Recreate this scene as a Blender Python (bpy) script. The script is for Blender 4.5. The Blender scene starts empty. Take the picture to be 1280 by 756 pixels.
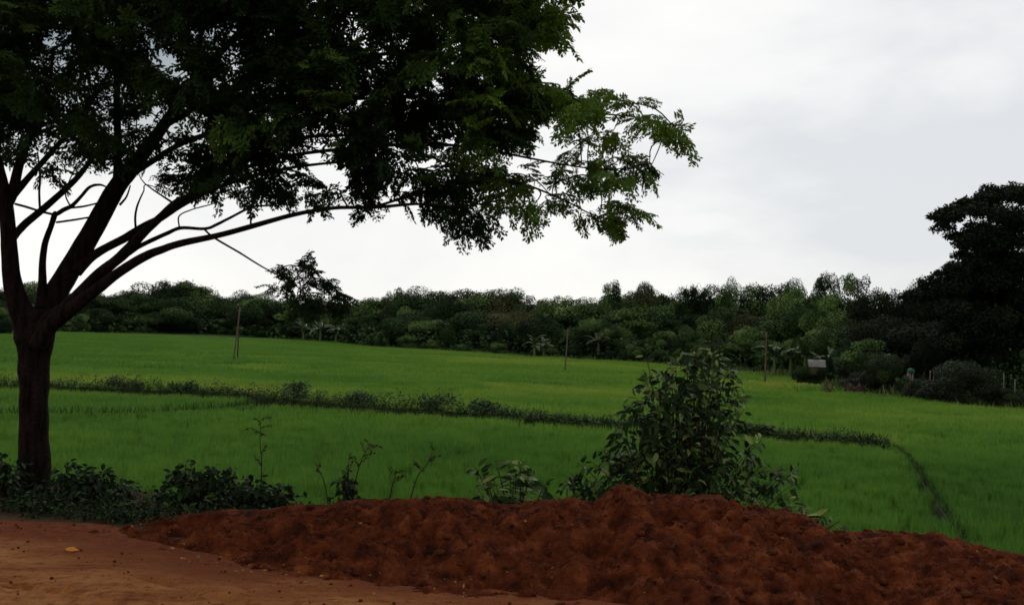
import bpy, math, random
import numpy as np
from mathutils import Vector, Matrix

SC = bpy.context.scene
COL = SC.collection
R = math.radians

# ------------------------------------------------------------------ camera
CAM_Z, FPX, ROLL, PITCH = 2.0, 1244.4, R(2.0), R(1.98)
f0 = np.array([0, math.cos(PITCH), math.sin(PITCH)])
u0 = np.array([0, -math.sin(PITCH), math.cos(PITCH)])
r0 = np.array([1.0, 0, 0])
RT = r0 * math.cos(ROLL) + u0 * math.sin(ROLL)
UP = u0 * math.cos(ROLL) - r0 * math.sin(ROLL)
cam_d = bpy.data.cameras.new('camera')
cam = bpy.data.objects.new('camera', cam_d)
COL.objects.link(cam)
cam_d.sensor_width = 36.0
cam_d.lens = 36.0 * FPX / 1280.0
cam_d.clip_start, cam_d.clip_end = 0.1, 6000
cam.matrix_world = Matrix(((RT[0], UP[0], -f0[0], 0), (RT[1], UP[1], -f0[1], 0),
                           (RT[2], UP[2], -f0[2], CAM_Z), (0, 0, 0, 1)))
SC.camera = cam

# ------------------------------------------------------------------ sky, sun, exposure
SUN_EL, SUN_AZ = R(42), R(14)          # azimuth measured from +Y towards +X: behind the scene, veiled by cloud
SC.view_settings.view_transform = 'Standard'
SC.view_settings.look = 'None'
SC.view_settings.exposure = 0.0
SC.view_settings.gamma = 1.0
SC.render.filter_size = 1.6
SC.render.engine = 'CYCLES'
SC.cycles.filter_width = 1.6
SC.cycles.max_bounces = 6
SC.cycles.diffuse_bounces = 3
SC.cycles.transmission_bounces = 3
SC.cycles.use_denoising = True

W = bpy.data.worlds.new('World')
SC.world = W
W.use_nodes = True
nt = W.node_tree
nt.nodes.clear()


def N(tree, kind, **kw):
    n = tree.nodes.new(kind)
    for k, v in kw.items():
        setattr(n, k, v)
    return n


out = N(nt, 'ShaderNodeOutputWorld')
bg = N(nt, 'ShaderNodeBackground')
bg.inputs['Strength'].default_value = 0.1
sky = N(nt, 'ShaderNodeTexSky', sky_type='NISHITA')
sky.sun_disc = False
sky.sun_elevation = SUN_EL
sky.sun_rotation = SUN_AZ
tc = N(nt, 'ShaderNodeTexCoord')
mp = N(nt, 'ShaderNodeMapping')
mp.inputs['Scale'].default_value = (1.0, 1.0, 2.6)
mp.inputs['Location'].default_value = (0.35, 0.1, 0.4)
nz = N(nt, 'ShaderNodeTexNoise')
nz.inputs['Scale'].default_value = 1.7
nz.inputs['Detail'].default_value = 7
nz.inputs['Roughness'].default_value = 0.52
nz.inputs['Distortion'].default_value = 0.4
rp = N(nt, 'ShaderNodeValToRGB')
rp.color_ramp.elements[0].position = 0.36
rp.color_ramp.elements[0].color = (7.5, 7.7, 7.95, 1)
rp.color_ramp.elements[1].position = 0.60
rp.color_ramp.elements[1].color = (10.4, 10.25, 9.95, 1)
e = rp.color_ramp.elements.new(0.48)
e.color = (9.4, 9.4, 9.3, 1)
# the dark rain cloud that hangs behind the big tree (upper left) : a soft-edged cloud bank in the sky
vd = N(nt, 'ShaderNodeVectorMath', operation='DOT_PRODUCT')
nrm = N(nt, 'ShaderNodeVectorMath', operation='NORMALIZE')
_d = Vector((-0.43, 0.79, 0.52)).normalized()
vd.inputs[1].default_value = _d
nz2 = N(nt, 'ShaderNodeTexNoise')
nz2.inputs['Scale'].default_value = 3.0
nz2.inputs['Detail'].default_value = 4
ad = N(nt, 'ShaderNodeMath', operation='MULTIPLY_ADD')
ad.inputs[1].default_value = 0.08
ad.inputs[2].default_value = -0.04
sm = N(nt, 'ShaderNodeMath', operation='ADD')
mr = N(nt, 'ShaderNodeMapRange', interpolation_type='SMOOTHSTEP')
mr.inputs['From Min'].default_value = 0.925
mr.inputs['From Max'].default_value = 0.985
dk = N(nt, 'ShaderNodeMixRGB', blend_type='MIX')
dk.inputs['Color2'].default_value = (2.0, 2.6, 2.9, 1)
mx = N(nt, 'ShaderNodeMixRGB', blend_type='MIX')
mx.inputs['Fac'].default_value = 0.93
L = nt.links.new
L(tc.outputs['Generated'], mp.inputs['Vector'])
L(mp.outputs['Vector'], nz.inputs['Vector'])
L(nz.outputs['Fac'], rp.inputs['Fac'])
L(tc.outputs['Generated'], nrm.inputs[0])
L(nrm.outputs[0], vd.inputs[0])
L(tc.outputs['Generated'], nz2.inputs['Vector'])
L(nz2.outputs['Fac'], ad.inputs[0])
L(vd.outputs['Value'], sm.inputs[0])
L(ad.outputs[0], sm.inputs[1])
L(sm.outputs[0], mr.inputs['Value'])
L(mr.outputs[0], dk.inputs['Fac'])
L(rp.outputs['Color'], dk.inputs['Color1'])
L(sky.outputs['Color'], mx.inputs['Color1'])
L(dk.outputs['Color'], mx.inputs['Color2'])
L(mx.outputs['Color'], bg.inputs['Color'])
L(bg.outputs[0], out.inputs['Surface'])

sun_d = bpy.data.lights.new('sun', 'SUN')
sun_d.energy = 0.9
sun_d.angle = R(14)
sun_d.color = (1.0, 0.95, 0.86)
sun = bpy.data.objects.new('sun', sun_d)
COL.objects.link(sun)
sv = Vector((math.sin(SUN_AZ) * math.cos(SUN_EL), math.cos(SUN_AZ) * math.cos(SUN_EL), math.sin(SUN_EL)))
sun.rotation_euler = sv.to_track_quat('Z', 'Y').to_euler()

# ------------------------------------------------------------------ helpers
CAMP = np.array([0, 0, CAM_Z])
FIELD_Z = -1.5          # the level of the rice tops: what the photo shows as the field
GROUND_Z = FIELD_Z - 0.36


def ray(px, py):
    return RT * ((px - 640.0) / FPX) + UP * ((378.0 - py) / FPX) + f0


def PY(px, py, Y):
    """world point seen at a photo pixel, at depth Y"""
    r = ray(px, py)
    return CAMP + r * (Y / r[1])


def PG(px, py, z=FIELD_Z):
    """world point where a photo pixel meets the level z"""
    r = ray(px, py)
    return CAMP + r * ((z - CAM_Z) / r[2])


def project(p):
    d = np.asarray(p) - CAMP
    w = d @ f0
    return 640 + FPX * (d @ RT) / w, 378 - FPX * (d @ UP) / w


def pxm(Y):
    return Y / FPX


def tag(o, label=None, cat=None, group=None, kind=None):
    for k, v in (('label', label), ('category', cat), ('group', group), ('kind', kind)):
        if v:
            o[k] = v
    return o


def empty(name, loc, rz=0.0, parent=None):
    o = bpy.data.objects.new(name, None)
    o.empty_display_size = 0.3
    o.location = Vector([float(c) for c in loc])
    o.rotation_euler = (0, 0, rz)
    COL.objects.link(o)
    return o


def link(name, me, parent=None, loc=None, rot=None, scale=None):
    o = bpy.data.objects.new(name, me)
    COL.objects.link(o)
    if parent is not None:
        o.parent = parent
    if loc is not None:
        o.location = Vector([float(c) for c in loc])
    if rot is not None:
        o.rotation_euler = rot
    if scale is not None:
        o.scale = scale
    return o


def mesh_tris(name, V, T, mat, attrs=None, smooth=False):
    V = np.ascontiguousarray(V, dtype=np.float32)
    T = np.ascontiguousarray(T, dtype=np.int32)
    k = T.shape[1]
    me = bpy.data.meshes.new(name)
    me.vertices.add(len(V))
    me.vertices.foreach_set('co', V.ravel())
    me.loops.add(T.size)
    me.loops.foreach_set('vertex_index', T.ravel())
    me.polygons.add(len(T))
    me.polygons.foreach_set('loop_start', np.arange(0, T.size, k, dtype=np.int32))
    me.polygons.foreach_set('loop_total', np.full(len(T), k, dtype=np.int32))
    if smooth:
        me.polygons.foreach_set('use_smooth', np.ones(len(T), dtype=bool))
    for an, arr in (attrs or {}).items():
        a = me.attributes.new(an, 'FLOAT', 'POINT')
        a.data.foreach_set('value', np.ascontiguousarray(arr, dtype=np.float32))
    me.materials.append(mat)
    me.update()
    me.validate()
    return me


class Geo:
    """collects vertex / face arrays (faces of one size) into one mesh"""

    def __init__(self):
        self.V, self.T, self.A, self.n = [], [], [], 0

    def add(self, V, T, a=0.5):
        V = np.asarray(V, dtype=np.float32).reshape(-1, 3)
        T = np.asarray(T, dtype=np.int64)
        self.V.append(V)
        self.T.append(T + self.n)
        self.A.append(np.full(len(V), a, dtype=np.float32) if np.isscalar(a) else np.asarray(a, dtype=np.float32))
        self.n += len(V)

    def mesh(self, name, mat, smooth=False):
        return mesh_tris(name, np.concatenate(self.V), np.concatenate(self.T), mat, {'tone': np.concatenate(self.A)}, smooth)


def unit(v):
    return v / np.maximum(np.linalg.norm(v, axis=-1, keepdims=True), 1e-9)


def stamp(geo, TV, TT, pos, axis, normal, size, tone, wide=1.0):
    """copies of a template (axis +x, normal +z) at many places"""
    pos = np.asarray(pos, float)
    n = len(pos)
    if n == 0:
        return
    x = unit(np.asarray(axis, float))
    y = unit(np.cross(np.asarray(normal, float), x))
    z = np.cross(x, y)
    size = np.broadcast_to(np.asarray(size, float), (n,))[:, None, None]
    t = np.asarray(TV, float)
    V = (t[None, :, 0:1] * x[:, None, :] + t[None, :, 1:2] * y[:, None, :] * wide + t[None, :, 2:3] * z[:, None, :]) * size + pos[:, None, :]
    k = len(t)
    T = (np.asarray(TT)[None] + (np.arange(n) * k)[:, None, None]).reshape(-1, np.asarray(TT).shape[1])
    tone = np.repeat(np.broadcast_to(np.asarray(tone, float), (n,)), k)
    geo.add(V.reshape(-1, 3), T, tone)


# numpy value noise
_rs = np.random.RandomState(11)
_tab = _rs.rand(256, 256).astype(np.float32)


def vnoise(x, y):
    xi, yi = np.floor(x).astype(int), np.floor(y).astype(int)
    fx, fy = x - xi, y - yi
    fx, fy = fx * fx * (3 - 2 * fx), fy * fy * (3 - 2 * fy)
    g = lambda a, b: _tab[a % 256, b % 256]
    return (g(xi, yi) * (1 - fx) + g(xi + 1, yi) * fx) * (1 - fy) + (g(xi, yi + 1) * (1 - fx) + g(xi + 1, yi + 1) * fx) * fy


def fbm(x, y, octv=4, gain=0.5):
    s, a, tot = 0.0, 1.0, 0.0
    for i in range(octv):
        s = s + a * vnoise(x * 2 ** i + 17.3 * i, y * 2 ** i - 9.1 * i)
        tot += a
        a *= gain
    return s / tot - 0.5


def smooth01(t):
    t = np.clip(t, 0, 1)
    return t * t * (3 - 2 * t)


def grid_faces(nu, nv):
    a = np.arange(nu * nv).reshape(nu, nv)
    return np.stack([a[:-1, :-1], a[1:, :-1], a[1:, 1:], a[:-1, 1:]], -1).reshape(-1, 4)


def catmull(P, Rr, n=6):
    P = np.asarray(P, float)
    Rr = np.asarray(Rr, float)
    Pp = np.vstack([2 * P[0] - P[1], P, 2 * P[-1] - P[-2]])
    o, q = [], []
    for i in range(len(P) - 1):
        p0, p1, p2, p3 = Pp[i:i + 4]
        for t in np.linspace(0, 1, n, endpoint=False):
            o.append(0.5 * (2 * p1 + (p2 - p0) * t + (2 * p0 - 5 * p1 + 4 * p2 - p3) * t * t + (3 * p1 - p0 - 3 * p2 + p3) * t ** 3))
            q.append(Rr[i] * (1 - t) + Rr[i + 1] * t)
    o.append(P[-1])
    q.append(Rr[-1])
    return np.array(o), np.array(q)


def tube(geo, P, Rr, sides=8, n=6, rough=0.0, tone=0.5, cap=True, rng=None):
    if n > 1:
        P, Rr = catmull(P, Rr, n)
    else:
        P, Rr = np.asarray(P, float), np.asarray(Rr, float)
    T = unit(np.gradient(P, axis=0))
    ref = np.array([0.31, 0.95, 0.05]) if abs(T[0] @ np.array([0.31, 0.95, 0.05])) < 0.9 else np.array([1.0, 0, 0])
    A = unit(np.cross(T, ref))
    B = np.cross(T, A)
    th = np.linspace(0, 2 * math.pi, sides, endpoint=False)
    rr = np.repeat(Rr[:, None], sides, 1)
    if rough:
        k = np.arange(len(P))[:, None] * 0.45
        rr = rr * (1 + rough * (vnoise(k + 3.1 * P[0, 0], th[None] * 1.3 + 50) - 0.5) * 2 + rough * 0.5 * np.sin(3 * th[None] + k * 0.3))
    V = P[:, None] + rr[..., None] * (np.cos(th)[None, :, None] * A[:, None] + np.sin(th)[None, :, None] * B[:, None])
    m = len(P)
    idx = np.arange(m * sides).reshape(m, sides)
    nx = np.roll(idx, -1, 1)
    F = np.stack([idx[:-1], nx[:-1], nx[1:], idx[1:]], -1).reshape(-1, 4)
    tris = np.concatenate([F[:, [0, 1, 2]], F[:, [0, 2, 3]]])
    V = V.reshape(-1, 3)
    if cap:
        V = np.vstack([V, P[:1], P[-1:]])
        c0, c1 = m * sides, m * sides + 1
        i0, i1 = idx[0], idx[-1]
        tris = np.concatenate([tris, np.stack([np.full(sides, c0), np.roll(i0, -1), i0], -1), np.stack([np.full(sides, c1), i1, np.roll(i1, -1)], -1)])
    geo.add(V, tris, tone)
    return P, Rr


def box(geo, c, s, rz=0.0, tone=0.5):
    x, y, z = [v / 2 for v in s]
    V = np.array([(-x, -y, -z), (x, -y, -z), (x, y, -z), (-x, y, -z), (-x, -y, z), (x, -y, z), (x, y, z), (-x, y, z)])
    ca, sa = math.cos(rz), math.sin(rz)
    V = np.stack([V[:, 0] * ca - V[:, 1] * sa, V[:, 0] * sa + V[:, 1] * ca, V[:, 2]], -1) + np.asarray(c)
    F = [(0, 3, 2), (0, 2, 1), (4, 5, 6), (4, 6, 7), (0, 1, 5), (0, 5, 4), (1, 2, 6), (1, 6, 5), (2, 3, 7), (2, 7, 6), (3, 0, 4), (3, 4, 7)]
    geo.add(V, F, tone)


# ------------------------------------------------------------------ materials
def mat_new(name):
    m = bpy.data.materials.new(name)
    m.use_nodes = True
    t = m.node_tree
    t.nodes.clear()
    return m, t, t.links.new


def leaf_mat(name, dark, mid, light, trans=0.25, rough=0.5, spec=0.35, vary=0.25, gain=1.0):
    """leaf colour runs from dark to light with the 'tone' each leaf carries, and varies from plant to plant"""
    m, t, l = mat_new(name)
    o = N(t, 'ShaderNodeOutputMaterial')
    a = N(t, 'ShaderNodeAttribute', attribute_name='tone')
    oi = N(t, 'ShaderNodeObjectInfo')
    ma = N(t, 'ShaderNodeMath', operation='MULTIPLY_ADD')
    ma.inputs[1].default_value = vary
    ma.inputs[2].default_value = -vary / 2
    s = N(t, 'ShaderNodeMath', operation='ADD', use_clamp=True)
    r = N(t, 'ShaderNodeValToRGB')
    r.color_ramp.elements[0].color = (*dark, 1)
    r.color_ramp.elements[1].color = (*light, 1)
    q = r.color_ramp.elements.new(0.5)
    q.color = (*mid, 1)
    p = N(t, 'ShaderNodeBsdfPrincipled')
    p.inputs['Roughness'].default_value = rough
    p.inputs['Specular IOR Level'].default_value = spec
    tr = N(t, 'ShaderNodeBsdfTranslucent')
    hs = N(t, 'ShaderNodeHueSaturation')
    hs.inputs['Hue'].default_value = 0.485
    hs.inputs['Saturation'].default_value = 1.1
    hs.inputs['Value'].default_value = 1.25
    x = N(t, 'ShaderNodeMixShader')
    x.inputs['Fac'].default_value = trans
    l(oi.outputs['Random'], ma.inputs[0])
    l(a.outputs['Fac'], s.inputs[0])
    l(ma.outputs[0], s.inputs[1])
    l(s.outputs[0], r.inputs['Fac'])
    l(r.outputs['Color'], p.inputs['Base Color'])
    l(r.outputs['Color'], hs.inputs['Color'])
    l(hs.outputs['Color'], tr.inputs['Color'])
    l(p.outputs[0], x.inputs[1])
    l(tr.outputs[0], x.inputs[2])
    l(x.outputs[0], o.inputs['Surface'])
    return m


def ground_mat(name, stops, scale, bump=0.3, bscale=30.0, rough=0.95, stretch=(1, 1, 1), detail=8, bdist=0.03, spec=0.05):
    m, t, l = mat_new(name)
    o = N(t, 'ShaderNodeOutputMaterial')
    g = N(t, 'ShaderNodeNewGeometry')
    mpn = N(t, 'ShaderNodeMapping')
    mpn.inputs['Scale'].default_value = stretch
    n1 = N(t, 'ShaderNodeTexNoise')
    n1.inputs['Scale'].default_value = scale
    n1.inputs['Detail'].default_value = detail
    n1.inputs['Roughness'].default_value = 0.62
    r = N(t, 'ShaderNodeValToRGB')
    cr = r.color_ramp
    cr.elements[0].position, cr.elements[0].color = stops[0][0], (*stops[0][1], 1)
    cr.elements[1].position, cr.elements[1].color = stops[-1][0], (*stops[-1][1], 1)
    for p_, c_ in stops[1:-1]:
        cr.elements.new(p_).color = (*c_, 1)
    n2 = N(t, 'ShaderNodeTexNoise')
    n2.inputs['Scale'].default_value = bscale
    n2.inputs['Detail'].default_value = 6
    b = N(t, 'ShaderNodeBump')
    b.inputs['Strength'].default_value = bump
    b.inputs['Distance'].default_value = bdist
    p = N(t, 'ShaderNodeBsdfPrincipled')
    p.inputs['Roughness'].default_value = rough
    p.inputs['Specular IOR Level'].default_value = spec
    l(g.outputs['Position'], mpn.inputs['Vector'])
    l(mpn.outputs[0], n1.inputs['Vector'])
    l(g.outputs['Position'], n2.inputs['Vector'])
    l(n1.outputs['Fac'], r.inputs['Fac'])
    l(r.outputs['Color'], p.inputs['Base Color'])
    l(n2.outputs['Fac'], b.inputs['Height'])
    l(b.outputs[0], p.inputs['Normal'])
    l(p.outputs[0], o.inputs['Surface'])
    return m, t, p, r


M_paddy, *_ = ground_mat('paddy soil', [(0.35, (0.014, 0.03, 0.006)), (0.65, (0.035, 0.07, 0.012))], 0.6, 0.2, 4)
M_bank, *_ = ground_mat('bank soil', [(0.35, (0.018, 0.016, 0.008)), (0.5, (0.03, 0.022, 0.01)), (0.7, (0.06, 0.026, 0.012))], 1.6, 0.6, 14)
M_bund, *_ = ground_mat('bund soil', [(0.35, (0.01, 0.013, 0.005)), (0.7, (0.03, 0.034, 0.012))], 2.5, 0.5, 9)
M_mound, *_ = ground_mat('red earth', [(0.32, (0.013, 0.0033, 0.0015)), (0.45, (0.045, 0.0095, 0.0032)), (0.57, (0.08, 0.0185, 0.0057)), (0.74, (0.15, 0.042, 0.013))], 5.0, 1.0, 30, bdist=0.035)
M_clod, *_ = ground_mat('red clod', [(0.3, (0.025, 0.006, 0.0025)), (0.7, (0.085, 0.021, 0.007))], 6, 0.7, 60, bdist=0.02)
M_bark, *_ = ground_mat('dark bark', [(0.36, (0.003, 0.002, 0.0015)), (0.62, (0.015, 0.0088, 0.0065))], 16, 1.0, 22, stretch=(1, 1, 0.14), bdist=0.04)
M_bark2, *_ = ground_mat('forest bark', [(0.3, (0.03, 0.025, 0.02)), (0.7, (0.09, 0.075, 0.055))], 4, 0.5, 12, stretch=(1, 1, 0.3))
M_pole, *_ = ground_mat('weathered pole wood', [(0.3, (0.05, 0.038, 0.024)), (0.7, (0.12, 0.09, 0.06))], 6, 0.4, 25, stretch=(2, 2, 0.3))
M_tin, *_ = ground_mat('pale tin sheet', [(0.3, (0.08, 0.083, 0.08)), (0.7, (0.22, 0.22, 0.21))], 1.2, 0.1, 8, rough=0.5)
M_wall, *_ = ground_mat('brown board wall', [(0.3, (0.07, 0.04, 0.025)), (0.7, (0.14, 0.08, 0.05))], 3, 0.3, 12)
M_pale, *_ = ground_mat('pale weathered paint', [(0.3, (0.09, 0.085, 0.075)), (0.7, (0.17, 0.16, 0.14))], 5, 0.2, 20)
M_pink, *_ = ground_mat('pinkish clay', [(0.3, (0.2, 0.1, 0.08)), (0.7, (0.3, 0.17, 0.13))], 5, 0.2, 20)
M_green, *_ = ground_mat('green painted sheet', [(0.3, (0.007, 0.05, 0.032)), (0.7, (0.012, 0.08, 0.05))], 3, 0.1, 20, rough=0.5)
M_stalk, *_ = ground_mat('dry stalk', [(0.3, (0.014, 0.009, 0.006)), (0.7, (0.04, 0.022, 0.013))], 12, 0.3, 30)
M_orange, *_ = ground_mat('orange dry leaf', [(0.3, (0.3, 0.11, 0.013)), (0.7, (0.42, 0.18, 0.028))], 15, 0.2, 60)
M_yellow, *_ = ground_mat('yellow dry leaf', [(0.3, (0.42, 0.3, 0.05)), (0.7, (0.62, 0.46, 0.1))], 15, 0.2, 60)
M_litter, *_ = ground_mat('pale litter', [(0.3, (0.09, 0.055, 0.018)), (0.7, (0.26, 0.17, 0.055))], 3, 0.2, 60)

# road: hard dirt with streaks along the direction of travel, greyer in the wheel track
M_road, _t, _p, _r = ground_mat('packed dirt', [(0.25, (0.105, 0.033, 0.010)), (0.45, (0.19, 0.07, 0.022)), (0.6, (0.25, 0.106, 0.036)), (0.8, (0.31, 0.16, 0.066))], 1.5, 0.5, 26, stretch=(0.55, 1.5, 1), bdist=0.02)
_g = N(_t, 'ShaderNodeNewGeometry')
_m = N(_t, 'ShaderNodeMapping')
_m.inputs['Scale'].default_value = (1.1, 5.5, 1)
_n = N(_t, 'ShaderNodeTexNoise')
_n.inputs['Scale'].default_value = 2.2
_n.inputs['Detail'].default_value = 7
_n.inputs['Roughness'].default_value = 0.65
_r2 = N(_t, 'ShaderNodeValToRGB')
_r2.color_ramp.elements[0].position, _r2.color_ramp.elements[0].color = 0.33, (0.36, 0.26, 0.2, 1)
_r2.color_ramp.elements[1].position, _r2.color_ramp.elements[1].color = 0.5, (1, 1, 1, 1)
_mu = N(_t, 'ShaderNodeMixRGB', blend_type='MULTIPLY')
_mu.inputs['Fac'].default_value = 0.5
_t.links.new(_g.outputs['Position'], _m.inputs['Vector'])
_t.links.new(_m.outputs[0], _n.inputs['Vector'])
_t.links.new(_n.outputs['Fac'], _r2.inputs['Fac'])
_t.links.new(_r.outputs['Color'], _mu.inputs['Color1'])
_t.links.new(_r2.outputs['Color'], _mu.inputs['Color2'])
_n3 = N(_t, 'ShaderNodeTexNoise')
_n3.inputs['Scale'].default_value = 9.0
_n3.inputs['Detail'].default_value = 8
_n3.inputs['Roughness'].default_value = 0.7
_r3 = N(_t, 'ShaderNodeValToRGB')
_r3.color_ramp.elements[0].position, _r3.color_ramp.elements[0].color = 0.36, (0.5, 0.42, 0.38, 1)
_r3.color_ramp.elements[1].position, _r3.color_ramp.elements[1].color = 0.54, (1.06, 1.06, 1.06, 1)
_mu3 = N(_t, 'ShaderNodeMixRGB', blend_type='MULTIPLY')
_mu3.inputs['Fac'].default_value = 1.0
_at = N(_t, 'ShaderNodeAttribute', attribute_name='spill')
_n4 = N(_t, 'ShaderNodeMath', operation='MULTIPLY_ADD')
_n4.inputs[1].default_value = 4.6
_n4.inputs[2].default_value = -2.5
_n5 = N(_t, 'ShaderNodeMath', operation='ADD', use_clamp=True)
_mu4 = N(_t, 'ShaderNodeMixRGB', blend_type='MIX')
_mu5 = N(_t, 'ShaderNodeMixRGB', blend_type='MULTIPLY')
_mu5.inputs['Fac'].default_value = 1.0
_mu5.inputs['Color1'].default_value = (0.1, 0.026, 0.009, 1)
_t.links.new(_r3.outputs['Color'], _mu5.inputs['Color2'])
_t.links.new(_mu5.outputs[0], _mu4.inputs['Color2'])
_t.links.new(_g.outputs['Position'], _n3.inputs['Vector'])
_t.links.new(_n3.outputs['Fac'], _r3.inputs['Fac'])
_t.links.new(_mu.outputs[0], _mu3.inputs['Color1'])
_t.links.new(_r3.outputs['Color'], _mu3.inputs['Color2'])
_t.links.new(_n3.outputs['Fac'], _n4.inputs[0])
_t.links.new(_n4.outputs[0], _n5.inputs[0])
_t.links.new(_at.outputs['Fac'], _n5.inputs[1])
_t.links.new(_n5.outputs[0], _mu4.inputs['Fac'])
_t.links.new(_mu3.outputs[0], _mu4.inputs['Color1'])
_t.links.new(_mu4.outputs[0], _p.inputs['Base Color'])

M_rain = leaf_mat('rain tree leaf', (0.006, 0.011, 0.004), (0.013, 0.028, 0.006), (0.09, 0.16, 0.022), trans=0.36, rough=0.7, spec=0.06, vary=0.15)
M_bush = leaf_mat('broad bush leaf', (0.004, 0.010, 0.0025), (0.013, 0.031, 0.006), (0.16, 0.21, 0.06), trans=0.18, rough=0.55, spec=0.08, vary=0.35)
M_shrub = leaf_mat('shrub leaf', (0.003, 0.006, 0.002), (0.0065, 0.014, 0.004), (0.035, 0.075, 0.016), trans=0.12, rough=0.65, spec=0.08, vary=0.2)
M_weed = leaf_mat('bund weed leaf', (0.005, 0.010, 0.003), (0.012, 0.026, 0.006), (0.045, 0.085, 0.02), trans=0.12, rough=0.6, spec=0.12, vary=0.2)
M_for = leaf_mat('forest leaf', (0.004, 0.009, 0.004), (0.021, 0.044, 0.013), (0.115, 0.18, 0.048), trans=0.06, rough=0.8, spec=0.05, vary=0.62)
M_ford = leaf_mat('brownish forest leaf', (0.014, 0.017, 0.007), (0.036, 0.042, 0.015), (0.11, 0.11, 0.04), trans=0.12, rough=0.8, spec=0.06, vary=0.3)
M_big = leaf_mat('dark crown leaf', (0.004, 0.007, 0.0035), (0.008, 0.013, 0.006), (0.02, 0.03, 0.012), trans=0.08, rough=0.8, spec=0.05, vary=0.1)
M_ban = leaf_mat('banana leaf', (0.016, 0.032, 0.011), (0.035, 0.062, 0.022), (0.09, 0.13, 0.055), trans=0.2, rough=0.45, spec=0.3, vary=0.3)
M_red = leaf_mat('red brown scrub leaf', (0.02, 0.01, 0.007), (0.045, 0.018, 0.012), (0.07, 0.035, 0.02), trans=0.1, rough=0.6, spec=0.2, vary=0.1)
M_dryg = leaf_mat('rough grass blade', (0.03, 0.05, 0.014), (0.07, 0.1, 0.025), (0.15, 0.14, 0.055), trans=0.2, rough=0.6, spec=0.2, vary=0.3)

# rice: the stand colour runs along the 'stand' value that each patch of plants carries
M_rice, _t, _l = mat_new('rice blade')
_o = N(_t, 'ShaderNodeOutputMaterial')
_a = N(_t, 'ShaderNodeAttribute', attribute_name='stand', attribute_type='INSTANCER')
_b = N(_t, 'ShaderNodeAttribute', attribute_name='tone')
_s = N(_t, 'ShaderNodeMath', operation='MULTIPLY_ADD')
_s.inputs[1].default_value = 0.22
_s2 = N(_t, 'ShaderNodeMath', operation='SUBTRACT', use_clamp=True)
_s2.inputs[1].default_value = 0.11
_rr = N(_t, 'ShaderNodeValToRGB')
_cr = _rr.color_ramp
_cr.elements[0].position, _cr.elements[0].color = 0.0, (0.018, 0.046, 0.008, 1)
_cr.elements[1].position, _cr.elements[1].color = 1.0, (0.34, 0.30, 0.06, 1)
for _pp, _cc in ((0.25, (0.05, 0.132, 0.015)), (0.5, (0.093, 0.207, 0.021)), (0.75, (0.17, 0.265, 0.03))):
    _cr.elements.new(_pp).color = (*_cc, 1)
_p = N(_t, 'ShaderNodeBsdfPrincipled')
_p.inputs['Roughness'].default_value = 0.55
_p.inputs['Specular IOR Level'].default_value = 0.2
_tr = N(_t, 'ShaderNodeBsdfTranslucent')
_x = N(_t, 'ShaderNodeMixShader')
_x.inputs['Fac'].default_value = 0.4
_l(_b.outputs['Fac'], _s.inputs[0])
_l(_a.outputs['Fac'], _s.inputs[2])
_l(_s.outputs[0], _s2.inputs[0])
_l(_s2.outputs[0], _rr.inputs['Fac'])
_l(_rr.outputs['Color'], _p.inputs['Base Color'])
_l(_rr.outputs['Color'], _tr.inputs['Color'])
_l(_p.outputs[0], _x.inputs[1])
_l(_tr.outputs[0], _x.inputs[2])
_l(_x.outputs[0], _o.inputs['Surface'])

# ------------------------------------------------------------------ the lie of the land
EDGE = [(-300, 410), (0, 413), (100, 414), (200, 416), (300, 419), (380, 424), (430, 428), (470, 433), (560, 438), (640, 443),
        (700, 447), (800, 452), (870, 460), (940, 465), (1000, 470), (1030, 482), (1080, 489), (1130, 495), (1200, 502), (1280, 508), (1700, 540)]
_e = np.array([PG(*p) for p in EDGE])
EDGE_S = _e[:, 0] / _e[:, 1]
EDGE_Y = _e[:, 1]


def edge_y(x, y):
    return np.interp(np.asarray(x) / np.maximum(np.asarray(y), 1), EDGE_S, EDGE_Y)


def land_z(x, y):
    d = np.asarray(y) - edge_y(x, y)
    return GROUND_Z + (FIELD_Z - GROUND_Z) * smooth01((d + 2.5) / 3.0) + 5.0 * smooth01((d - 8) / 220.0)


rows = np.concatenate([np.linspace(13.2, 60, 30), np.geomspace(64, 420, 40), np.geomspace(500, 5200, 14)])
ang = np.linspace(-1.3, 1.3, 90)
A2, Y2 = np.meshgrid(ang, rows, indexing='ij')
X2 = A2 * (Y2 + 14)
Z2 = land_z(X2, Y2) + 0.05 * fbm(X2 * 0.4, Y2 * 0.4)
tag(link('field_ground', mesh_tris('field_ground', np.stack([X2, Y2, Z2], -1).reshape(-1, 3), grid_faces(*X2.shape), M_paddy, smooth=True)), kind='structure')


# roadside: the road surface and the bank that drops to the field
def bank_z(x, y):
    top = np.interp(x, [-7, -3.5, 0, 4, 8], [12.6, 11.9, 10.6, 10.2, 9.6])
    return (GROUND_Z + 0.03) * smooth01((y - top) / 2.8) - 0.02


gx, gy = np.meshgrid(np.arange(-16, 16.01, 0.12), np.arange(9.0, 15.0, 0.10), indexing='ij')
gz = bank_z(gx, gy) + 0.10 * fbm(gx * 1.1, gy * 1.1) * smooth01((gy - 9.4) / 0.8) - 0.02
tag(link('roadside_bank', mesh_tris('roadside_bank', np.stack([gx, gy, gz], -1).reshape(-1, 3), grid_faces(*gx.shape), M_bank, smooth=True)), kind='structure')

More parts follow.
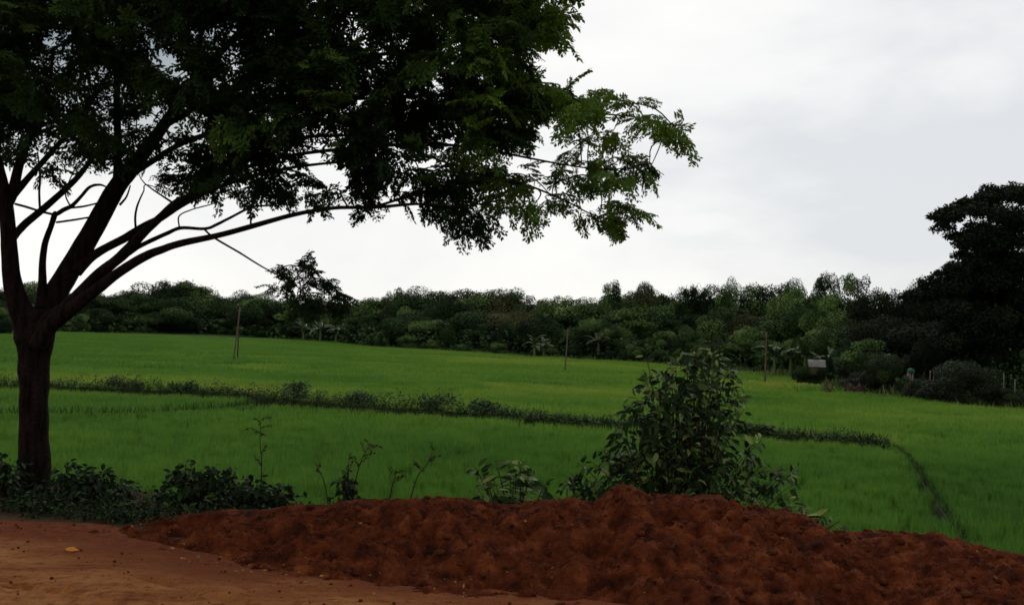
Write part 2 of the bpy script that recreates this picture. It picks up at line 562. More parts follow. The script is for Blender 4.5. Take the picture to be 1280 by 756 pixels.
gx, gy = np.meshgrid(np.arange(-9, 9.01, 0.03), np.arange(3.0, 10.4, 0.03), indexing='ij')
FOOT = [(-6.5, 10.6), (-4.9, 10.1), (-3.9, 9.3), (-2.6, 8.45), (-1.6, 7.8), (-0.4, 7.55), (0.8, 7.25), (1.8, 6.9), (3.0, 6.4), (4.5, 5.9), (7, 5.4)]
spill = 1.6 * smooth01((gy - np.interp(gx, [p[0] for p in FOOT], [p[1] for p in FOOT]) + np.interp(gx, [-6, -4.5, -2.5, -1], [1.5, 1.4, 1.15, 0.75]) + 0.9 * fbm(gx * 1.2, gy * 2.0, 4, 0.6)) / 1.7)
edge = 10.15 + 0.18 * fbm(gx * 0.9, gx * 0 + 3) * 2
gz = 0.012 * fbm(gx * 0.6, gy * 3.0, 5) + 0.016 * fbm(gx * 4, gy * 4, 3) - 0.10 * smooth01((gy - edge + 0.2) / 0.5)
gz -= 0.06 * smooth01((gy - np.interp(gx, [p[0] for p in FOOT], [p[1] for p in FOOT]) - 0.3 + 0.5 * fbm(gx * 2.2, gy * 2.2, 3)) / 0.4) * smooth01((gx + 4.2) / 0.8)
for ga, gb in ((PG(185, 722, 0), PG(315, 757, 0)), (PG(15, 732, 0), PG(96, 741, 0)), (PG(420, 716, 0), PG(560, 728, 0))):
    tg = np.clip(((gx - ga[0]) * (gb[0] - ga[0]) + (gy - ga[1]) * (gb[1] - ga[1])) / ((gb[0] - ga[0]) ** 2 + (gb[1] - ga[1]) ** 2), 0, 1)
    gz -= 0.045 * np.exp(-(np.hypot(gx - ga[0] - tg * (gb[0] - ga[0]), gy - ga[1] - tg * (gb[1] - ga[1])) / 0.045) ** 2)
for yc in (7.15, 8.6):
    gz -= 0.018 * np.exp(-((gy - yc - 0.1 * np.sin(gx * 0.5)) / 0.16) ** 2)
tag(link('dirt_road', mesh_tris('dirt_road', np.stack([gx, gy, gz + 0.004], -1).reshape(-1, 3), grid_faces(*gx.shape), M_road, {'spill': spill.ravel()}, smooth=True)), kind='structure')

hx, hy = np.meshgrid(np.arange(-40, 40.01, 0.5), np.arange(-30, 10.01, 0.5), indexing='ij')
hz = -0.05 + 0.03 * fbm(hx * 0.4, hy * 0.8, 3)
tag(link('roadside_ground', mesh_tris('roadside_ground', np.stack([hx, hy, hz], -1).reshape(-1, 3), grid_faces(*hx.shape), M_bank, smooth=True)), kind='structure')

# ------------------------------------------------------------------ heap of red earth
CREST = [(120, 655, 10.4), (200, 649, 10.4), (260, 643, 10.35), (310, 640, 10.3), (380, 632, 10.25), (440, 628, 10.2), (500, 627, 10.15), (560, 625, 10.1), (600, 629, 10.1), (640, 632, 10.0), (680, 628, 10.0),
         (715, 624, 9.95), (742, 628, 9.9), (758, 618, 9.9), (772, 607, 9.85), (790, 608, 9.85), (806, 618, 9.8), (850, 621, 9.8), (898, 620, 9.75), (915, 627, 9.75), (940, 637, 9.7),
         (985, 641, 9.6), (1010, 650, 9.5), (1035, 664, 9.4), (1050, 670, 9.35), (1080, 668, 9.25), (1110, 667, 9.15), (1150, 669, 9.0), (1200, 677, 8.85), (1240, 687, 8.7), (1285, 697, 8.5), (1340, 708, 8.3), (1420, 728, 8.1), (1500, 750, 8.0)]
CP = np.array([PY(*c) for c in CREST])
U = np.arange(CP[0, 0], CP[-1, 0], 0.018)
cy = np.interp(U, CP[:, 0], CP[:, 1])
cz = np.interp(U, CP[:, 0], CP[:, 2])
fy = np.interp(U, [p[0] for p in FOOT], [p[1] for p in FOOT])
by = cy + 1.5
NV = 240
tt = np.linspace(0, 1, NV)
TC = 0.66
UU = np.repeat(U[:, None], NV, 1)
YY = np.where(tt[None] < TC, fy[:, None] + (cy - fy)[:, None] * (tt[None] / TC), cy[:, None] + (by - cy)[:, None] * ((tt[None] - TC) / (1 - TC)))
front = np.clip(tt[None] / TC, 0, 1)
back = np.clip((tt[None] - TC) / (1 - TC), 0, 1)
base = bank_z(UU, YY)
prof = np.where(tt[None] < TC, 0.42 * front + 0.58 * smooth01(front), 1 - smooth01(back))
low = np.where(tt[None] < TC, -0.045 + 0.05 * fbm(UU * 2.5, YY * 2.5, 3), base - 0.12)
ZZ = low + (cz[:, None] - low) * prof
amp = np.sin(np.clip(front, 0, 1) * math.pi * 0.9 + 0.05) * (back <= 0) + 0.15 * (back > 0)
amp = np.clip(amp, 0, 1) * np.interp(UU, [CP[0, 0], -3.0, -0.5], [0.3, 0.7, 1.0])
nb = fbm(UU * 1.5, YY * 1.7, 3)
rid = 0.5 - np.abs(fbm(UU * 2.3 + 5, YY * 2.1, 3)) * 2.2
ZZ += amp * (0.30 * nb + 0.16 * (rid - 0.25) + 0.2 * fbm(UU * 4.4, YY * 5.0, 3))
small = np.clip(amp + 0.3, 0, 1)
ZZ += small * (0.13 * fbm(UU * 9, YY * 9, 4, 0.65) + 0.05 * (0.25 - np.abs(fbm(UU * 17 + 3, YY * 17, 3, 0.6)) * 2)) + small * 0.05 * np.maximum(0, fbm(UU * 24, YY * 24, 3, 0.6) + 0.05) * 2
lump = np.clip(0.5 + 2.2 * fbm(UU * 0.9 + 7, YY * 0.9, 2), 0.1, 1.4)
ZZ += small * lump * 0.12 * fbm(UU * 6.5 + 30, YY * 6.5, 4, 0.6)
ZZ -= small * 0.5 * np.maximum(0, fbm(UU * 2.6 + 60, YY * 2.2, 2) - 0.14)
mound_xyz = np.stack([UU, YY, ZZ], -1)
mound = link('earth_mound', mesh_tris('earth_mound', mound_xyz.reshape(-1, 3), grid_faces(len(U), NV), M_mound, smooth=True))
tag(mound, 'long heap of loose red earth dumped along the edge of the dirt road', 'earth heap')

# clods lying on the heap and its skirt
rng = np.random.RandomState(5)
t_ = (1 + 5 ** 0.5) / 2
ICO = unit(np.array([(-1, t_, 0), (1, t_, 0), (-1, -t_, 0), (1, -t_, 0), (0, -1, t_), (0, 1, t_), (0, -1, -t_), (0, 1, -t_), (t_, 0, -1), (t_, 0, 1), (-t_, 0, -1), (-t_, 0, 1)], float))
ICF = np.array([(0, 11, 5), (0, 5, 1), (0, 1, 7), (0, 7, 10), (0, 10, 11), (1, 5, 9), (5, 11, 4), (11, 10, 2), (10, 7, 6), (7, 1, 8), (3, 9, 4), (3, 4, 2), (3, 2, 6), (3, 6, 8), (3, 8, 9), (4, 9, 5), (2, 4, 11), (6, 2, 10), (8, 6, 7), (9, 8, 1)])
g = Geo()
n = 4200
iu = rng.randint(0, len(U), n)
iv = np.clip((rng.rand(n) ** 0.8 * NV * 0.72).astype(int), 0, NV - 1)
sz = 0.006 + 0.04 * rng.rand(n) ** 9
for v in range(4):
    k = slice(v, n, 4)
    tv = ICO * (0.75 + 0.5 * rng.rand(12, 1)) * np.array([1.15, 0.95, 0.7])
    dirs = rng.randn(n, 3)[k]
    dirs[:, 2] *= 0.2
    stamp(g, tv, ICF, mound_xyz[iu[k], iv[k]] + np.array([0, 0, 0.002]), dirs, np.tile([0, 0, 1.0], (len(dirs), 1)), sz[k], 0.5)
gp = np.stack([rng.uniform(-5.5, 3, 900), rng.uniform(7.0, 10.0, 900), np.full(900, 0.012)], -1)
stamp(g, ICO * np.array([1, 0.9, 0.6]), ICF, gp, rng.randn(900, 3) * np.array([1, 1, 0.1]), np.tile([0, 0, 1.0], (900, 1)), 0.004 + 0.016 * rng.rand(900) ** 5, 0.5)
tag(link('earth_clods', g.mesh('earth_clods', M_clod, smooth=False)), kind='stuff')

# pale bits of straw and leaf on the heap and on the road
g = Geo()
LEAF4 = np.array([(0, 0, 0), (0.5, 0.22, 0.06), (1, 0, -0.02), (0.5, -0.22, 0.06)])
LEAF4F = np.array([(0, 2, 1), (0, 3, 2)])
P_ = []
for _ in range(130):
    i, j = rng.randint(0, len(U)), rng.randint(5, int(NV * 0.6))
    if rng.rand() < 0.55:
        j = rng.randint(2, int(NV * 0.25))
        i = int(np.clip(rng.normal(0.35, 0.13), 0, 0.99) * len(U))
    P_.append(mound_xyz[i, j] + np.array([0, 0, 0.014]))
for _ in range(45):
    P_.append(np.array([rng.uniform(-5, 1), rng.uniform(7.3, 9.9), 0.022]))
for _ in range(90):
    x_ = rng.normal(-1.9, 0.55)
    P_.append(np.array([x_, np.interp(x_, [p[0] for p in FOOT], [p[1] for p in FOOT]) + rng.normal(0.1, 0.16), 0.03 + 0.03 * rng.rand()]))
P_ = np.array(P_)
ax = rng.randn(len(P_), 3) * np.array([1, 1, 0.25])
nn = rng.randn(len(P_), 3) * 0.4 + np.array([0, -0.3, 1])
stamp(g, LEAF4, LEAF4F, P_, ax, nn, 0.014 + 0.035 * rng.rand(len(P_)) ** 2.5, 0.5)
tag(link('leaf_litter', g.mesh('leaf_litter', M_litter)), kind='stuff')

LEAF8 = np.array([(0, 0, 0), (0.22, 0.2, 0.05), (0.22, -0.2, 0.05), (0.22, 0, 0.0), (0.55, 0.27, 0.02), (0.55, -0.27, 0.02), (0.55, 0, -0.04), (0.82, 0.13, -0.06), (0.82, -0.13, -0.06), (0.82, 0, -0.1), (1.02, 0, -0.2)])
LEAF8F = np.array([(0, 3, 1), (0, 2, 3), (3, 6, 4), (3, 4, 1), (2, 5, 6), (2, 6, 3), (6, 9, 7), (6, 7, 4), (5, 8, 9), (5, 9, 6), (9, 10, 7), (8, 10, 9)])


def fallen(px, py, z, m, size, ax, label, up=(0.1, -0.3, 1)):
    p = PG(px, py, z)
    g_ = Geo()
    stamp(g_, LEAF8 * np.array([1, 1.25, 0.6]), LEAF8F, [(0, 0, 0)], [ax], [up], size, 0.5)
    tag(link('fallen_leaf', g_.mesh('fallen_leaf', m), loc=p), label, 'leaf')


fallen(81, 686, 0.035, M_orange, 0.11, (1, 0.25, 0), 'bright orange dry leaf lying flat on the tan dirt road')
_c = CP[int(np.argmin(np.abs(CP[:, 0] - PY(972, 654, 9.5)[0])))]
fallen(971, 655, 0.3, M_yellow, 0.1, (1, 0.3, 0.1), 'small yellow leaf lying on the dark red earth heap', up=(0, -1, 0.8))

# ------------------------------------------------------------------ field bunds
BUNDS = {
    'hedge': ([(-250, 476), (-60, 482), (30, 485), (70, 487), (150, 489), (240, 492), (300, 497), (340, 501), (420, 508), (500, 514), (560, 517), (620, 520), (680, 525), (740, 530), (790, 533), (860, 538), (930, 543), (980, 546), (1040, 549), (1080, 552), (1105, 555)], 0.75, 0.5),
    'right': ([(1105, 555), (1122, 560), (1135, 570), (1148, 588), (1160, 606), (1172, 624), (1184, 640), (1196, 658), (1206, 676), (1216, 700)], 0.12, 0.26),
    'left': ([(-200, 520), (0, 518), (100, 517), (200, 515), (285, 510), (335, 502)], 0.25, 0.26),
    'inner': ([(490, 594), (520, 584), (560, 571), (610, 556), (650, 545), (705, 530)], 0.2, 0.16),
}
BP = {k: np.array([PG(*p) for p in v[0]]) for k, v in BUNDS.items()}
FAR_LINES = [[(455, 437), (520, 441), (600, 446), (700, 451), (760, 454), (840, 460)], [(240, 455), (330, 452), (420, 455), (520, 458)], [(915, 488), (945, 492), (985, 494)],
             [(600, 474), (700, 480), (800, 484)], [(1000, 486), (1060, 491), (1130, 498)], [(960, 478), (1030, 484)]]
FP = [np.array([PG(*p) for p in l_]) for l_ in FAR_LINES]


def dist_poly(x, y, P):
    best = np.full(np.shape(x), 1e9)
    for a, b in zip(P[:-1, :2], P[1:, :2]):
        d = b - a
        t = np.clip(((x - a[0]) * d[0] + (y - a[1]) * d[1]) / (d @ d), 0, 1)
        best = np.minimum(best, np.hypot(x - a[0] - t * d[0], y - a[1] - t * d[1]))
    return best


def dense_line(P, step=0.5):
    seg = np.hypot(*np.diff(P[:, :2], axis=0).T)
    s = np.concatenate([[0], np.cumsum(seg)])
    q = np.arange(0, s[-1], step)
    return np.stack([np.interp(q, s, P[:, i]) for i in range(3)], -1), q


for k, (pts, wd, ht) in BUNDS.items():
    D, q = dense_line(BP[k], 0.3)
    T = unit(np.gradient(D[:, :2], axis=0))
    nrm_ = np.stack([-T[:, 1], T[:, 0]], -1)
    off = np.linspace(-1.3, 1.3, 9)
    hh = ht * np.exp(-(off / 0.62) ** 4)
    V = np.concatenate([D[:, None, :2] + nrm_[:, None] * off[None, :, None] * wd * 0.75, (GROUND_Z - 0.05 + hh[None] * np.ones((len(D), 1)))[..., None]], -1)
    V[..., 2] += 0.25 * ht * fbm(V[..., 0] * 1.5, V[..., 1] * 1.5, 3) + 0.03
    tag(link('field_bund', mesh_tris('field_bund', V.reshape(-1, 3), grid_faces(len(D), len(off)), M_bund, smooth=True)), kind='structure')

# ------------------------------------------------------------------ rice
rng = np.random.RandomState(21)


def rice_patch(size, nb_, h, w, seed, tufts):
    r_ = np.random.RandomState(seed)
    tc_ = (r_.rand(tufts, 2) - 0.5) * size
    k = r_.randint(0, tufts, nb_)
    b0 = np.concatenate([tc_[k] + r_.randn(nb_, 2) * size * 0.02, np.zeros((nb_, 1))], -1)
    hh_ = h * (0.7 + 0.45 * r_.rand(nb_))
    th = r_.rand(nb_) * 6.283
    lean = (0.12 + 0.4 * r_.rand(nb_) ** 1.5) * hh_
    dv = np.stack([np.cos(th), np.sin(th), 0 * th], -1)
    sd = np.stack([-np.sin(th), np.cos(th), 0 * th], -1)
    mid = b0 + dv * (lean * 0.35)[:, None] + np.array([0, 0, 1]) * (hh_ * 0.6)[:, None]
    tip = b0 + dv * lean[:, None] + np.array([0, 0, 1]) * hh_[:, None]
    V = np.stack([b0 - sd * w / 2, b0 + sd * w / 2, mid + sd * w * 0.42, mid - sd * w * 0.42, tip], 1)
    F = np.array([(0, 1, 2), (0, 2, 3), (3, 2, 4)])
    g_ = Geo()
    g_.add(V.reshape(-1, 3), (F[None] + (np.arange(nb_) * 5)[:, None, None]).reshape(-1, 3), np.repeat(r_.rand(nb_), 5))
    return bpy.data.objects.new('rice_patch', g_.mesh('rice_patch', M_rice))


def stand_tone(x, y):
    """how yellow the stand of rice is, paddy by paddy (0 deep green .. 1 straw)"""
    P = np.stack([x, y, np.full_like(x, FIELD_Z + 0.4)], -1)
    px_, py_ = project(P)
    hedge_y = np.interp(px_, [p[0] for p in BUNDS['hedge'][0]] + [1110, 1400], [p[1] for p in BUNDS['hedge'][0]] + [556, 590])
    s = np.where(py_ < hedge_y - 4, 0.46, 0.42)
    up_ = hedge_y - py_
    s += 0.36 * np.exp(-((up_ - 20) / 11.0) ** 2) * np.interp(px_, [-50, 60, 180, 330, 430, 520, 700], [0.7, 1.0, 0.7, 0.85, 0.8, 0.35, 0.1]) * (up_ > 0)
    s += 0.08 * np.interp(px_, [430, 560, 760, 1000, 1150], [0, 1, 1, 1.1, 0.4]) * smooth01((up_ - 6) / 14) * (up_ > 0)
    s += 0.25 * np.exp(-((py_ - np.interp(px_, [600, 800], [474, 484])) / 3.5) ** 2) * ((px_ > 610) & (px_ < 820))
    s += 0.2 * np.exp(-((py_ - np.interp(px_, [600, 850], [446, 457])) / 3.0) ** 2) * ((px_ > 560) & (px_ < 860))
    s += 0.3 * np.exp(-((py_ - 474) / 4.5) ** 2) * ((px_ > 920) & (px_ < 1040))
    s += 0.28 * np.exp(-((px_ - 330) / 22) ** 2 - ((py_ - 452) / 4) ** 2)
    s -= 0.25 * np.exp(-((px_ - 935) / 45) ** 2 - ((py_ - 492) / 4) ** 2)
    s -= 0.10 * smooth01((px_ - 1105) / 60) * (py_ > 525)
    s += 0.10 * smooth01((px_ - 1000) / 80) * (py_ > 500) * (py_ < 535)
    s -= 0.06 * (px_ < 200) * (py_ < 460)
    s += 0.26 * fbm(x * 0.07, y * 0.2, 4) + 0.26 * fbm(x * 0.7, y * 0.5, 4, 0.6)
    for l_ in FP:
        s -= 0.34 * np.exp(-(dist_poly(x, y, l_) / np.maximum(0.35, y * 0.006)) ** 2)
    return np.clip(s, 0.02, 0.98)


def rice_object(name, pts, scale, tone, patches):
    me = bpy.data.meshes.new(name)
    me.vertices.add(len(pts))
    me.vertices.foreach_set('co', np.ascontiguousarray(pts, dtype=np.float32).ravel())
    for an, arr in (('stand', tone), ('size', scale), ('turn', rng.rand(len(pts)) * 6.283)):
        me.attributes.new(an, 'FLOAT', 'POINT').data.foreach_set('value', np.ascontiguousarray(arr, dtype=np.float32))
    me.attributes.new('pick', 'INT', 'POINT').data.foreach_set('value', rng.randint(0, len(patches), len(pts)).astype(np.int32))
    o = link(name, me)
    ng = bpy.data.node_groups.new(name, 'GeometryNodeTree')
    ng.interface.new_socket('Geometry', in_out='INPUT', socket_type='NodeSocketGeometry')
    ng.interface.new_socket('Geometry', in_out='OUTPUT', socket_type='NodeSocketGeometry')
    gi, go = N(ng, 'NodeGroupInput'), N(ng, 'NodeGroupOutput')
    ip = N(ng, 'GeometryNodeInstanceOnPoints')
    g2i = N(ng, 'GeometryNodeGeometryToInstance')
    for p in patches:
        oi = N(ng, 'GeometryNodeObjectInfo')
        oi.inputs['Object'].default_value = p
        ng.links.new(oi.outputs['Geometry'], g2i.inputs[0])

    def na(nm, ty='FLOAT'):
        a = N(ng, 'GeometryNodeInputNamedAttribute', data_type=ty)
        a.inputs['Name'].default_value = nm
        return a.outputs['Attribute']
    cx = N(ng, 'ShaderNodeCombineXYZ')
    ng.links.new(na('turn'), cx.inputs['Z'])
    e2r = N(ng, 'FunctionNodeEulerToRotation')
    ng.links.new(cx.outputs[0], e2r.inputs[0])
    ng.links.new(gi.outputs[0], ip.inputs['Points'])
    ng.links.new(g2i.outputs[0], ip.inputs['Instance'])
    ip.inputs['Pick Instance'].default_value = True
    ng.links.new(na('pick', 'INT'), ip.inputs['Instance Index'])
    ng.links.new(e2r.outputs[0], ip.inputs['Rotation'])
    ng.links.new(na('size'), ip.inputs['Scale'])
    ng.links.new(ip.outputs[0], go.inputs[0])
    md = o.modifiers.new('plants', 'NODES')
    md.node_group = ng
    tag(o, kind='stuff')
    return o


def rice_points(y0, y1, step):
    xs = np.arange(-y1 * 0.66 - 6, y1 * 0.66 + 6, step)
    ys = np.arange(y0, y1, step)
    X, Y = np.meshgrid(xs, ys, indexing='ij')
    X = (X + (rng.rand(*X.shape) - 0.5) * step * 0.9).ravel()
    Y = (Y + (rng.rand(*Y.shape) - 0.5) * step * 0.9).ravel()
    ok = (np.abs(X) < Y * 0.56 + 6) & (Y < edge_y(X, Y) - 1.5)
    for k, wd in (('hedge', 0.32), ('right', 0.15), ('left', 0.2), ('inner', 0.12)):
        ok &= dist_poly(X, Y, BP[k]) > wd + step * 0.12
    X, Y = X[ok], Y[ok]
    return X, Y


near_p = [rice_patch(0.62, 150, 0.44, 0.011, s, 15) for s in (1, 2, 3)]
mid_p = [rice_patch(1.4, 190, 0.44, 0.03, s, 60) for s in (4, 5, 6)]
far_p = [rice_patch(4.4, 420, 0.46, 0.10, s, 180) for s in (7, 8, 9)]
for nm, y0, y1, st, pp in (('rice_plants', 14.6, 38, 0.46, near_p), ('rice_plants', 38, 80, 1.05, mid_p), ('rice_plants', 80, 330, 3.4, far_p)):
    X, Y = rice_points(y0, y1, st)
    sc_ = (0.85 + 0.3 * rng.rand(len(X))) * (1 + 0.45 * fbm(X * 0.25, Y * 0.25, 2) + 0.35 * fbm(X * 1.1, Y * 1.1, 2))
    rice_object(nm, np.stack([X, Y, np.full_like(X, GROUND_Z)], -1), sc_, stand_tone(X, Y), pp)


# ------------------------------------------------------------------ leafy things: a cloud of leaves round given balls
def leaf_ball(geo, c, r, n, lsize, rng, TV=LEAF4, TF=LEAF4F, droop=0.35, tone=0.5, tvar=0.5, squash=0.8, shell=0.45, upb=0.7, wide=1.0, nd=0.6, nj=0.45):
    d = unit(rng.randn(n, 3))
    rad = r * (shell + (1 - shell) * rng.rand(n) ** 0.6)
    pos = np.asarray(c) + d * rad[:, None] * np.array([1, 1, squash])
    ax = unit(d * np.array([1, 1, 0.4]) + rng.randn(n, 3) * 0.5) + np.array([0, 0, -droop])
    nr = unit(d * nd + np.array([0, 0, upb]) + rng.randn(n, 3) * nj)
    tn = np.clip(tone + (rng.rand(n) - 0.5) * tvar, 0, 1)
    stamp(geo, TV, TF, pos, ax, nr, lsize * (0.6 + 0.7 * rng.rand(n)), tn, wide)


# weeds along the overgrown bund
rng = np.random.RandomState(31)
HH = [(-250, 15), (60, 11), (100, 13), (150, 15), (200, 11), (240, 13), (300, 9), (340, 14), (372, 16), (420, 17), (470, 16), (545, 19), (600, 15), (660, 11), (720, 9), (790, 10), (900, 11), (945, 14), (1000, 10), (1060, 12), (1095, 7)]
HH = [(a, b * (1.75 if a < 560 else 1.45)) for a, b in HH]
D, q = dense_line(BP['hedge'], 0.14)
g = Geo()
for p in D:
    px_, _ = project(p)
    h = np.interp(px_, [a[0] for a in HH], [a[1] for a in HH]) * pxm(p[1]) * (0.75 + 0.5 * rng.rand()) * (1 + 0.7 * fbm(p[0] * 0.5, p[1] * 0.5, 2))
    if h < 0.05:
        continue
    for _ in range(6):
        c = p + np.array([rng.randn() * 0.12, -0.1 + rng.randn() * 0.27, h * (-0.3 + 1.0 * rng.rand())])
        leaf_ball(g, c, 0.22 * h + 0.08, 13, 0.12, rng, tone=0.32 + 0.35 * rng.rand(), tvar=0.5)
tag(link('bund_weeds', g.mesh('bund_weeds', M_weed)), kind='stuff')
# grass tufts sticking up along all the bunds
BLADE = np.array([(0, -0.03, 0), (0, 0.03, 0), (0.6, 0.022, 0.03), (0.6, -0.022, 0.03), (1, 0, -0.02)])
BLADEF = np.array([(0, 1, 2), (0, 2, 3), (3, 2, 4)])
g = Geo()
for k, step, nbl, hgt in (('hedge', 0.12, 8, 0.4), ('right', 0.06, 5, 0.12), ('left', 0.16, 9, 0.3)):
    D, q = dense_line(BP[k], step)
    for p in D:
        n = nbl
        pos = p + rng.randn(n, 3) * np.array([0.12, 0.16, 0]) * (0.55 if k == 'right' else 1.0) + np.array([0, 0, 0.03])
        a = rng.randn(n, 3) * 0.35 + np.array([0, 0, 1])
        stamp(g, BLADE, BLADEF, pos, a, rng.randn(n, 3), hgt * (0.5 + 0.8 * rng.rand(n)), np.clip(0.25 + 0.5 * rng.rand(n), 0, 1))
tag(link('bund_grass', g.mesh('bund_grass', M_weed)), kind='stuff')

# the bushes that stand out of the weeds
for px_, py_, hp, wp, lab in ((372, 500, 25, 34, 'tallest rounded dark bush on the overgrown bund, left of its middle'), (450, 508, 21, 40, 'spreading leafy bush on the bund between the tallest bund bush and the broad one'),
                              (545, 515, 25, 46, 'broadest dark leafy bush on the overgrown bund, near its middle'), (606, 517, 19, 34, 'low leafy bush just beyond the broadest bush on the bund'),
                              (155, 488, 18, 46, 'long dark bush on the bund nearest to the big tree trunk'), (228, 491, 14, 34, 'flat dark bush on the bund between the long bush and the rounded one'), (948, 544, 17, 36, 'dark weedy bush on the bund just right of the broad-leaved bush')):
    b = PG(px_, py_)
    s = pxm(b[1])
    o = empty('bund_bush', b)
    tag(o, lab, 'bush', 'bushes on the overgrown bund')
    g = Geo()
    for i in range(9):
        c = np.array([rng.uniform(-0.5, 0.5) * wp * s * 0.8, rng.uniform(-0.3, 0.3), hp * s * rng.uniform(0.3, 0.72)])
        leaf_ball(g, c, hp * s * 0.33, 90, 0.15, rng, tone=0.3 + 0.4 * rng.rand(), tvar=0.6)
    tag(link('foliage', g.mesh('foliage', M_weed), o), kind='stuff')
    g = Geo()
    for i in range(5):
        tube(g, [(0, 0, 0), (rng.uniform(-.1, .1), rng.uniform(-.1, .1), hp * s * 0.3), (rng.uniform(-.4, .4) * wp * s, rng.uniform(-.2, .2), hp * s * 0.65)], [0.02, 0.015, 0.006], 5, 3)
    link('stem', g.mesh('stem', M_stalk), o)


# ------------------------------------------------------------------ the wood beyond the field
def crown_mesh(kind, seed, mat):
    """crown and trunk of a tree one unit high"""
    r_ = np.random.RandomState(seed)
    g_, tr_ = Geo(), Geo()
    lobes = []
    if kind == 'round':
        for _ in range(21):
            d = unit(r_.randn(3))
            d[2] = abs(d[2]) * 1.2 - 0.55
            rr_ = 0.75 + 0.3 * r_.rand()
            lobes.append((np.array([d[0] * 0.34 * rr_, d[1] * 0.34 * rr_, 0.56 + d[2] * 0.34 * rr_]), 0.10 + 0.11 * r_.rand()))
    elif kind == 'tall':
        for _ in range(34):
            z = r_.uniform(0.3, 0.95)
            a = r_.rand() * 6.28
            w_ = 0.17 * math.sin((z - 0.22) / 0.78 * math.pi) ** 0.6 + 0.03
            lobes.append((np.array([math.cos(a) * w_, math.sin(a) * w_, z]), 0.06 + 0.05 * r_.rand()))
    elif kind == 'flat':
        for _ in range(42):
            a, q_ = r_.rand() * 6.28, r_.rand() ** 0.5
            lobes.append((np.array([math.cos(a) * q_ * 0.48, math.sin(a) * q_ * 0.48, 0.9 - 0.28 * q_ ** 2 - 0.2 * r_.rand()]), 0.06 + 0.05 * r_.rand()))
    elif kind == 'loose':
        for _ in range(26):
            d = unit(r_.randn(3))
            rr_ = r_.rand() ** 0.4
            lobes.append((np.array([d[0] * 0.33 * rr_, d[1] * 0.33 * rr_, 0.64 + d[2] * 0.31 * rr_]), 0.06 + 0.055 * r_.rand()))
    elif kind == 'shrub':
        for _ in range(34):
            a, q_ = r_.rand() * 6.28, r_.rand() ** 0.6
            lobes.append((np.array([math.cos(a) * q_ * 0.5, math.sin(a) * q_ * 0.5, (0.78 - 0.45 * q_ ** 2) * r_.uniform(0.35, 1.05)]), 0.11 + 0.09 * r_.rand()))
    if kind == 'bamboo':
        for c in range(34):
            a, q_ = r_.rand() * 6.28, r_.rand()
            hh_ = r_.uniform(0.6, 1.0)
            out_ = np.array([math.cos(a), math.sin(a), 0])
            P = [np.array([0, 0, 0]) + out_ * 0.05 * q_, out_ * 0.1 * q_ + np.array([0, 0, hh_ * 0.6]), out_ * (0.1 + 0.16 * q_) + np.array([0, 0, hh_ * 0.92]), out_ * (0.16 + 0.3 * q_) + np.array([0, 0, hh_ * 0.93])]
            C_, R_ = tube(tr_, P, [0.006, 0.005, 0.003, 0.001], 4, 5)
            for p in C_[5:]:
                nl = 26
                d = r_.randn(nl, 3) * np.array([0.04, 0.04, 0.03])
                stamp(g_, LEAF4 * np.array([1, 0.55, 1]), LEAF4F, p + d, r_.randn(nl, 3) * 0.6 + out_ * 0.5 + np.array([0, 0, -0.6]), r_.randn(nl, 3) + np.array([0, 0, 1.0]), 0.04 + 0.03 * r_.rand(nl), np.clip(0.35 + 0.25 * q_ + 0.4 * (r_.rand(nl) - 0.5), 0, 1))
    else:
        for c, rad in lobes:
            base_t = np.clip(0.42 + 0.75 * (r_.rand() - 0.5) + 0.5 * (c[2] - 0.62), 0.02, 1)  # higher lobes get a paler tone: top light painted into the leaf colour
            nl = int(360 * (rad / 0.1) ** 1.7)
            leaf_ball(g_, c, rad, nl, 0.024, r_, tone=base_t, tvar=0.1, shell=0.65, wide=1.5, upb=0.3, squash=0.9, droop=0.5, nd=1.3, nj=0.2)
        zc = 0.62
        tube(tr_, [(0, 0, 0), (0.01, 0.005, 0.2), (0.0, 0.01, zc)], [0.026, 0.02, 0.012], 7, 4)
        for c, rad in lobes[::3]:
            z0 = 0.2 + 0.25 * r_.rand()
            tube(tr_, [(0, 0, z0), tuple(c * np.array([0.5, 0.5, 0]) + np.array([0, 0, (z0 + c[2]) / 2 - 0.02])), tuple(c)], [0.012, 0.007, 0.003], 5, 3)
    zm = max(v[:, 2].max() for v in g_.V)
    for q_ in (g_, tr_):
        q_.V = [v / np.array([1, 1, zm], dtype=np.float32) for v in q_.V]
    return g_.mesh(kind + '_crown', mat), tr_.mesh(kind + '_trunk', M_bark2)


PROTO = {}
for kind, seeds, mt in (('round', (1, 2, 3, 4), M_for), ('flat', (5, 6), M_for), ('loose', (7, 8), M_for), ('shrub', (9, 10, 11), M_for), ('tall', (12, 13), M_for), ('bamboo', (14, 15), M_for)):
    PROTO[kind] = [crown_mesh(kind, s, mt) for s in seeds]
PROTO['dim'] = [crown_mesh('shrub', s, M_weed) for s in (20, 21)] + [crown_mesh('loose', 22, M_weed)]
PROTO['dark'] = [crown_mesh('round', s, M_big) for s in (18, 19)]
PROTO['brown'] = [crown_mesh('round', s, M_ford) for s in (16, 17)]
KW = {'round': 0.82, 'flat': 1.05, 'loose': 0.75, 'shrub': 1.15, 'tall': 0.42, 'bamboo': 0.85, 'brown': 0.82, 'dark': 0.82, 'dim': 1.0}
NAME = {'round': 'round_crowned_tree', 'flat': 'flat_crowned_tree', 'loose': 'airy_tree', 'shrub': 'wild_shrub', 'tall': 'slender_tree', 'bamboo': 'bamboo_clump', 'brown': 'creeper_covered_tree', 'dark': 'gloomy_tree', 'dim': 'wild_shrub'}
rng = np.random.RandomState(77)
PLACED = []


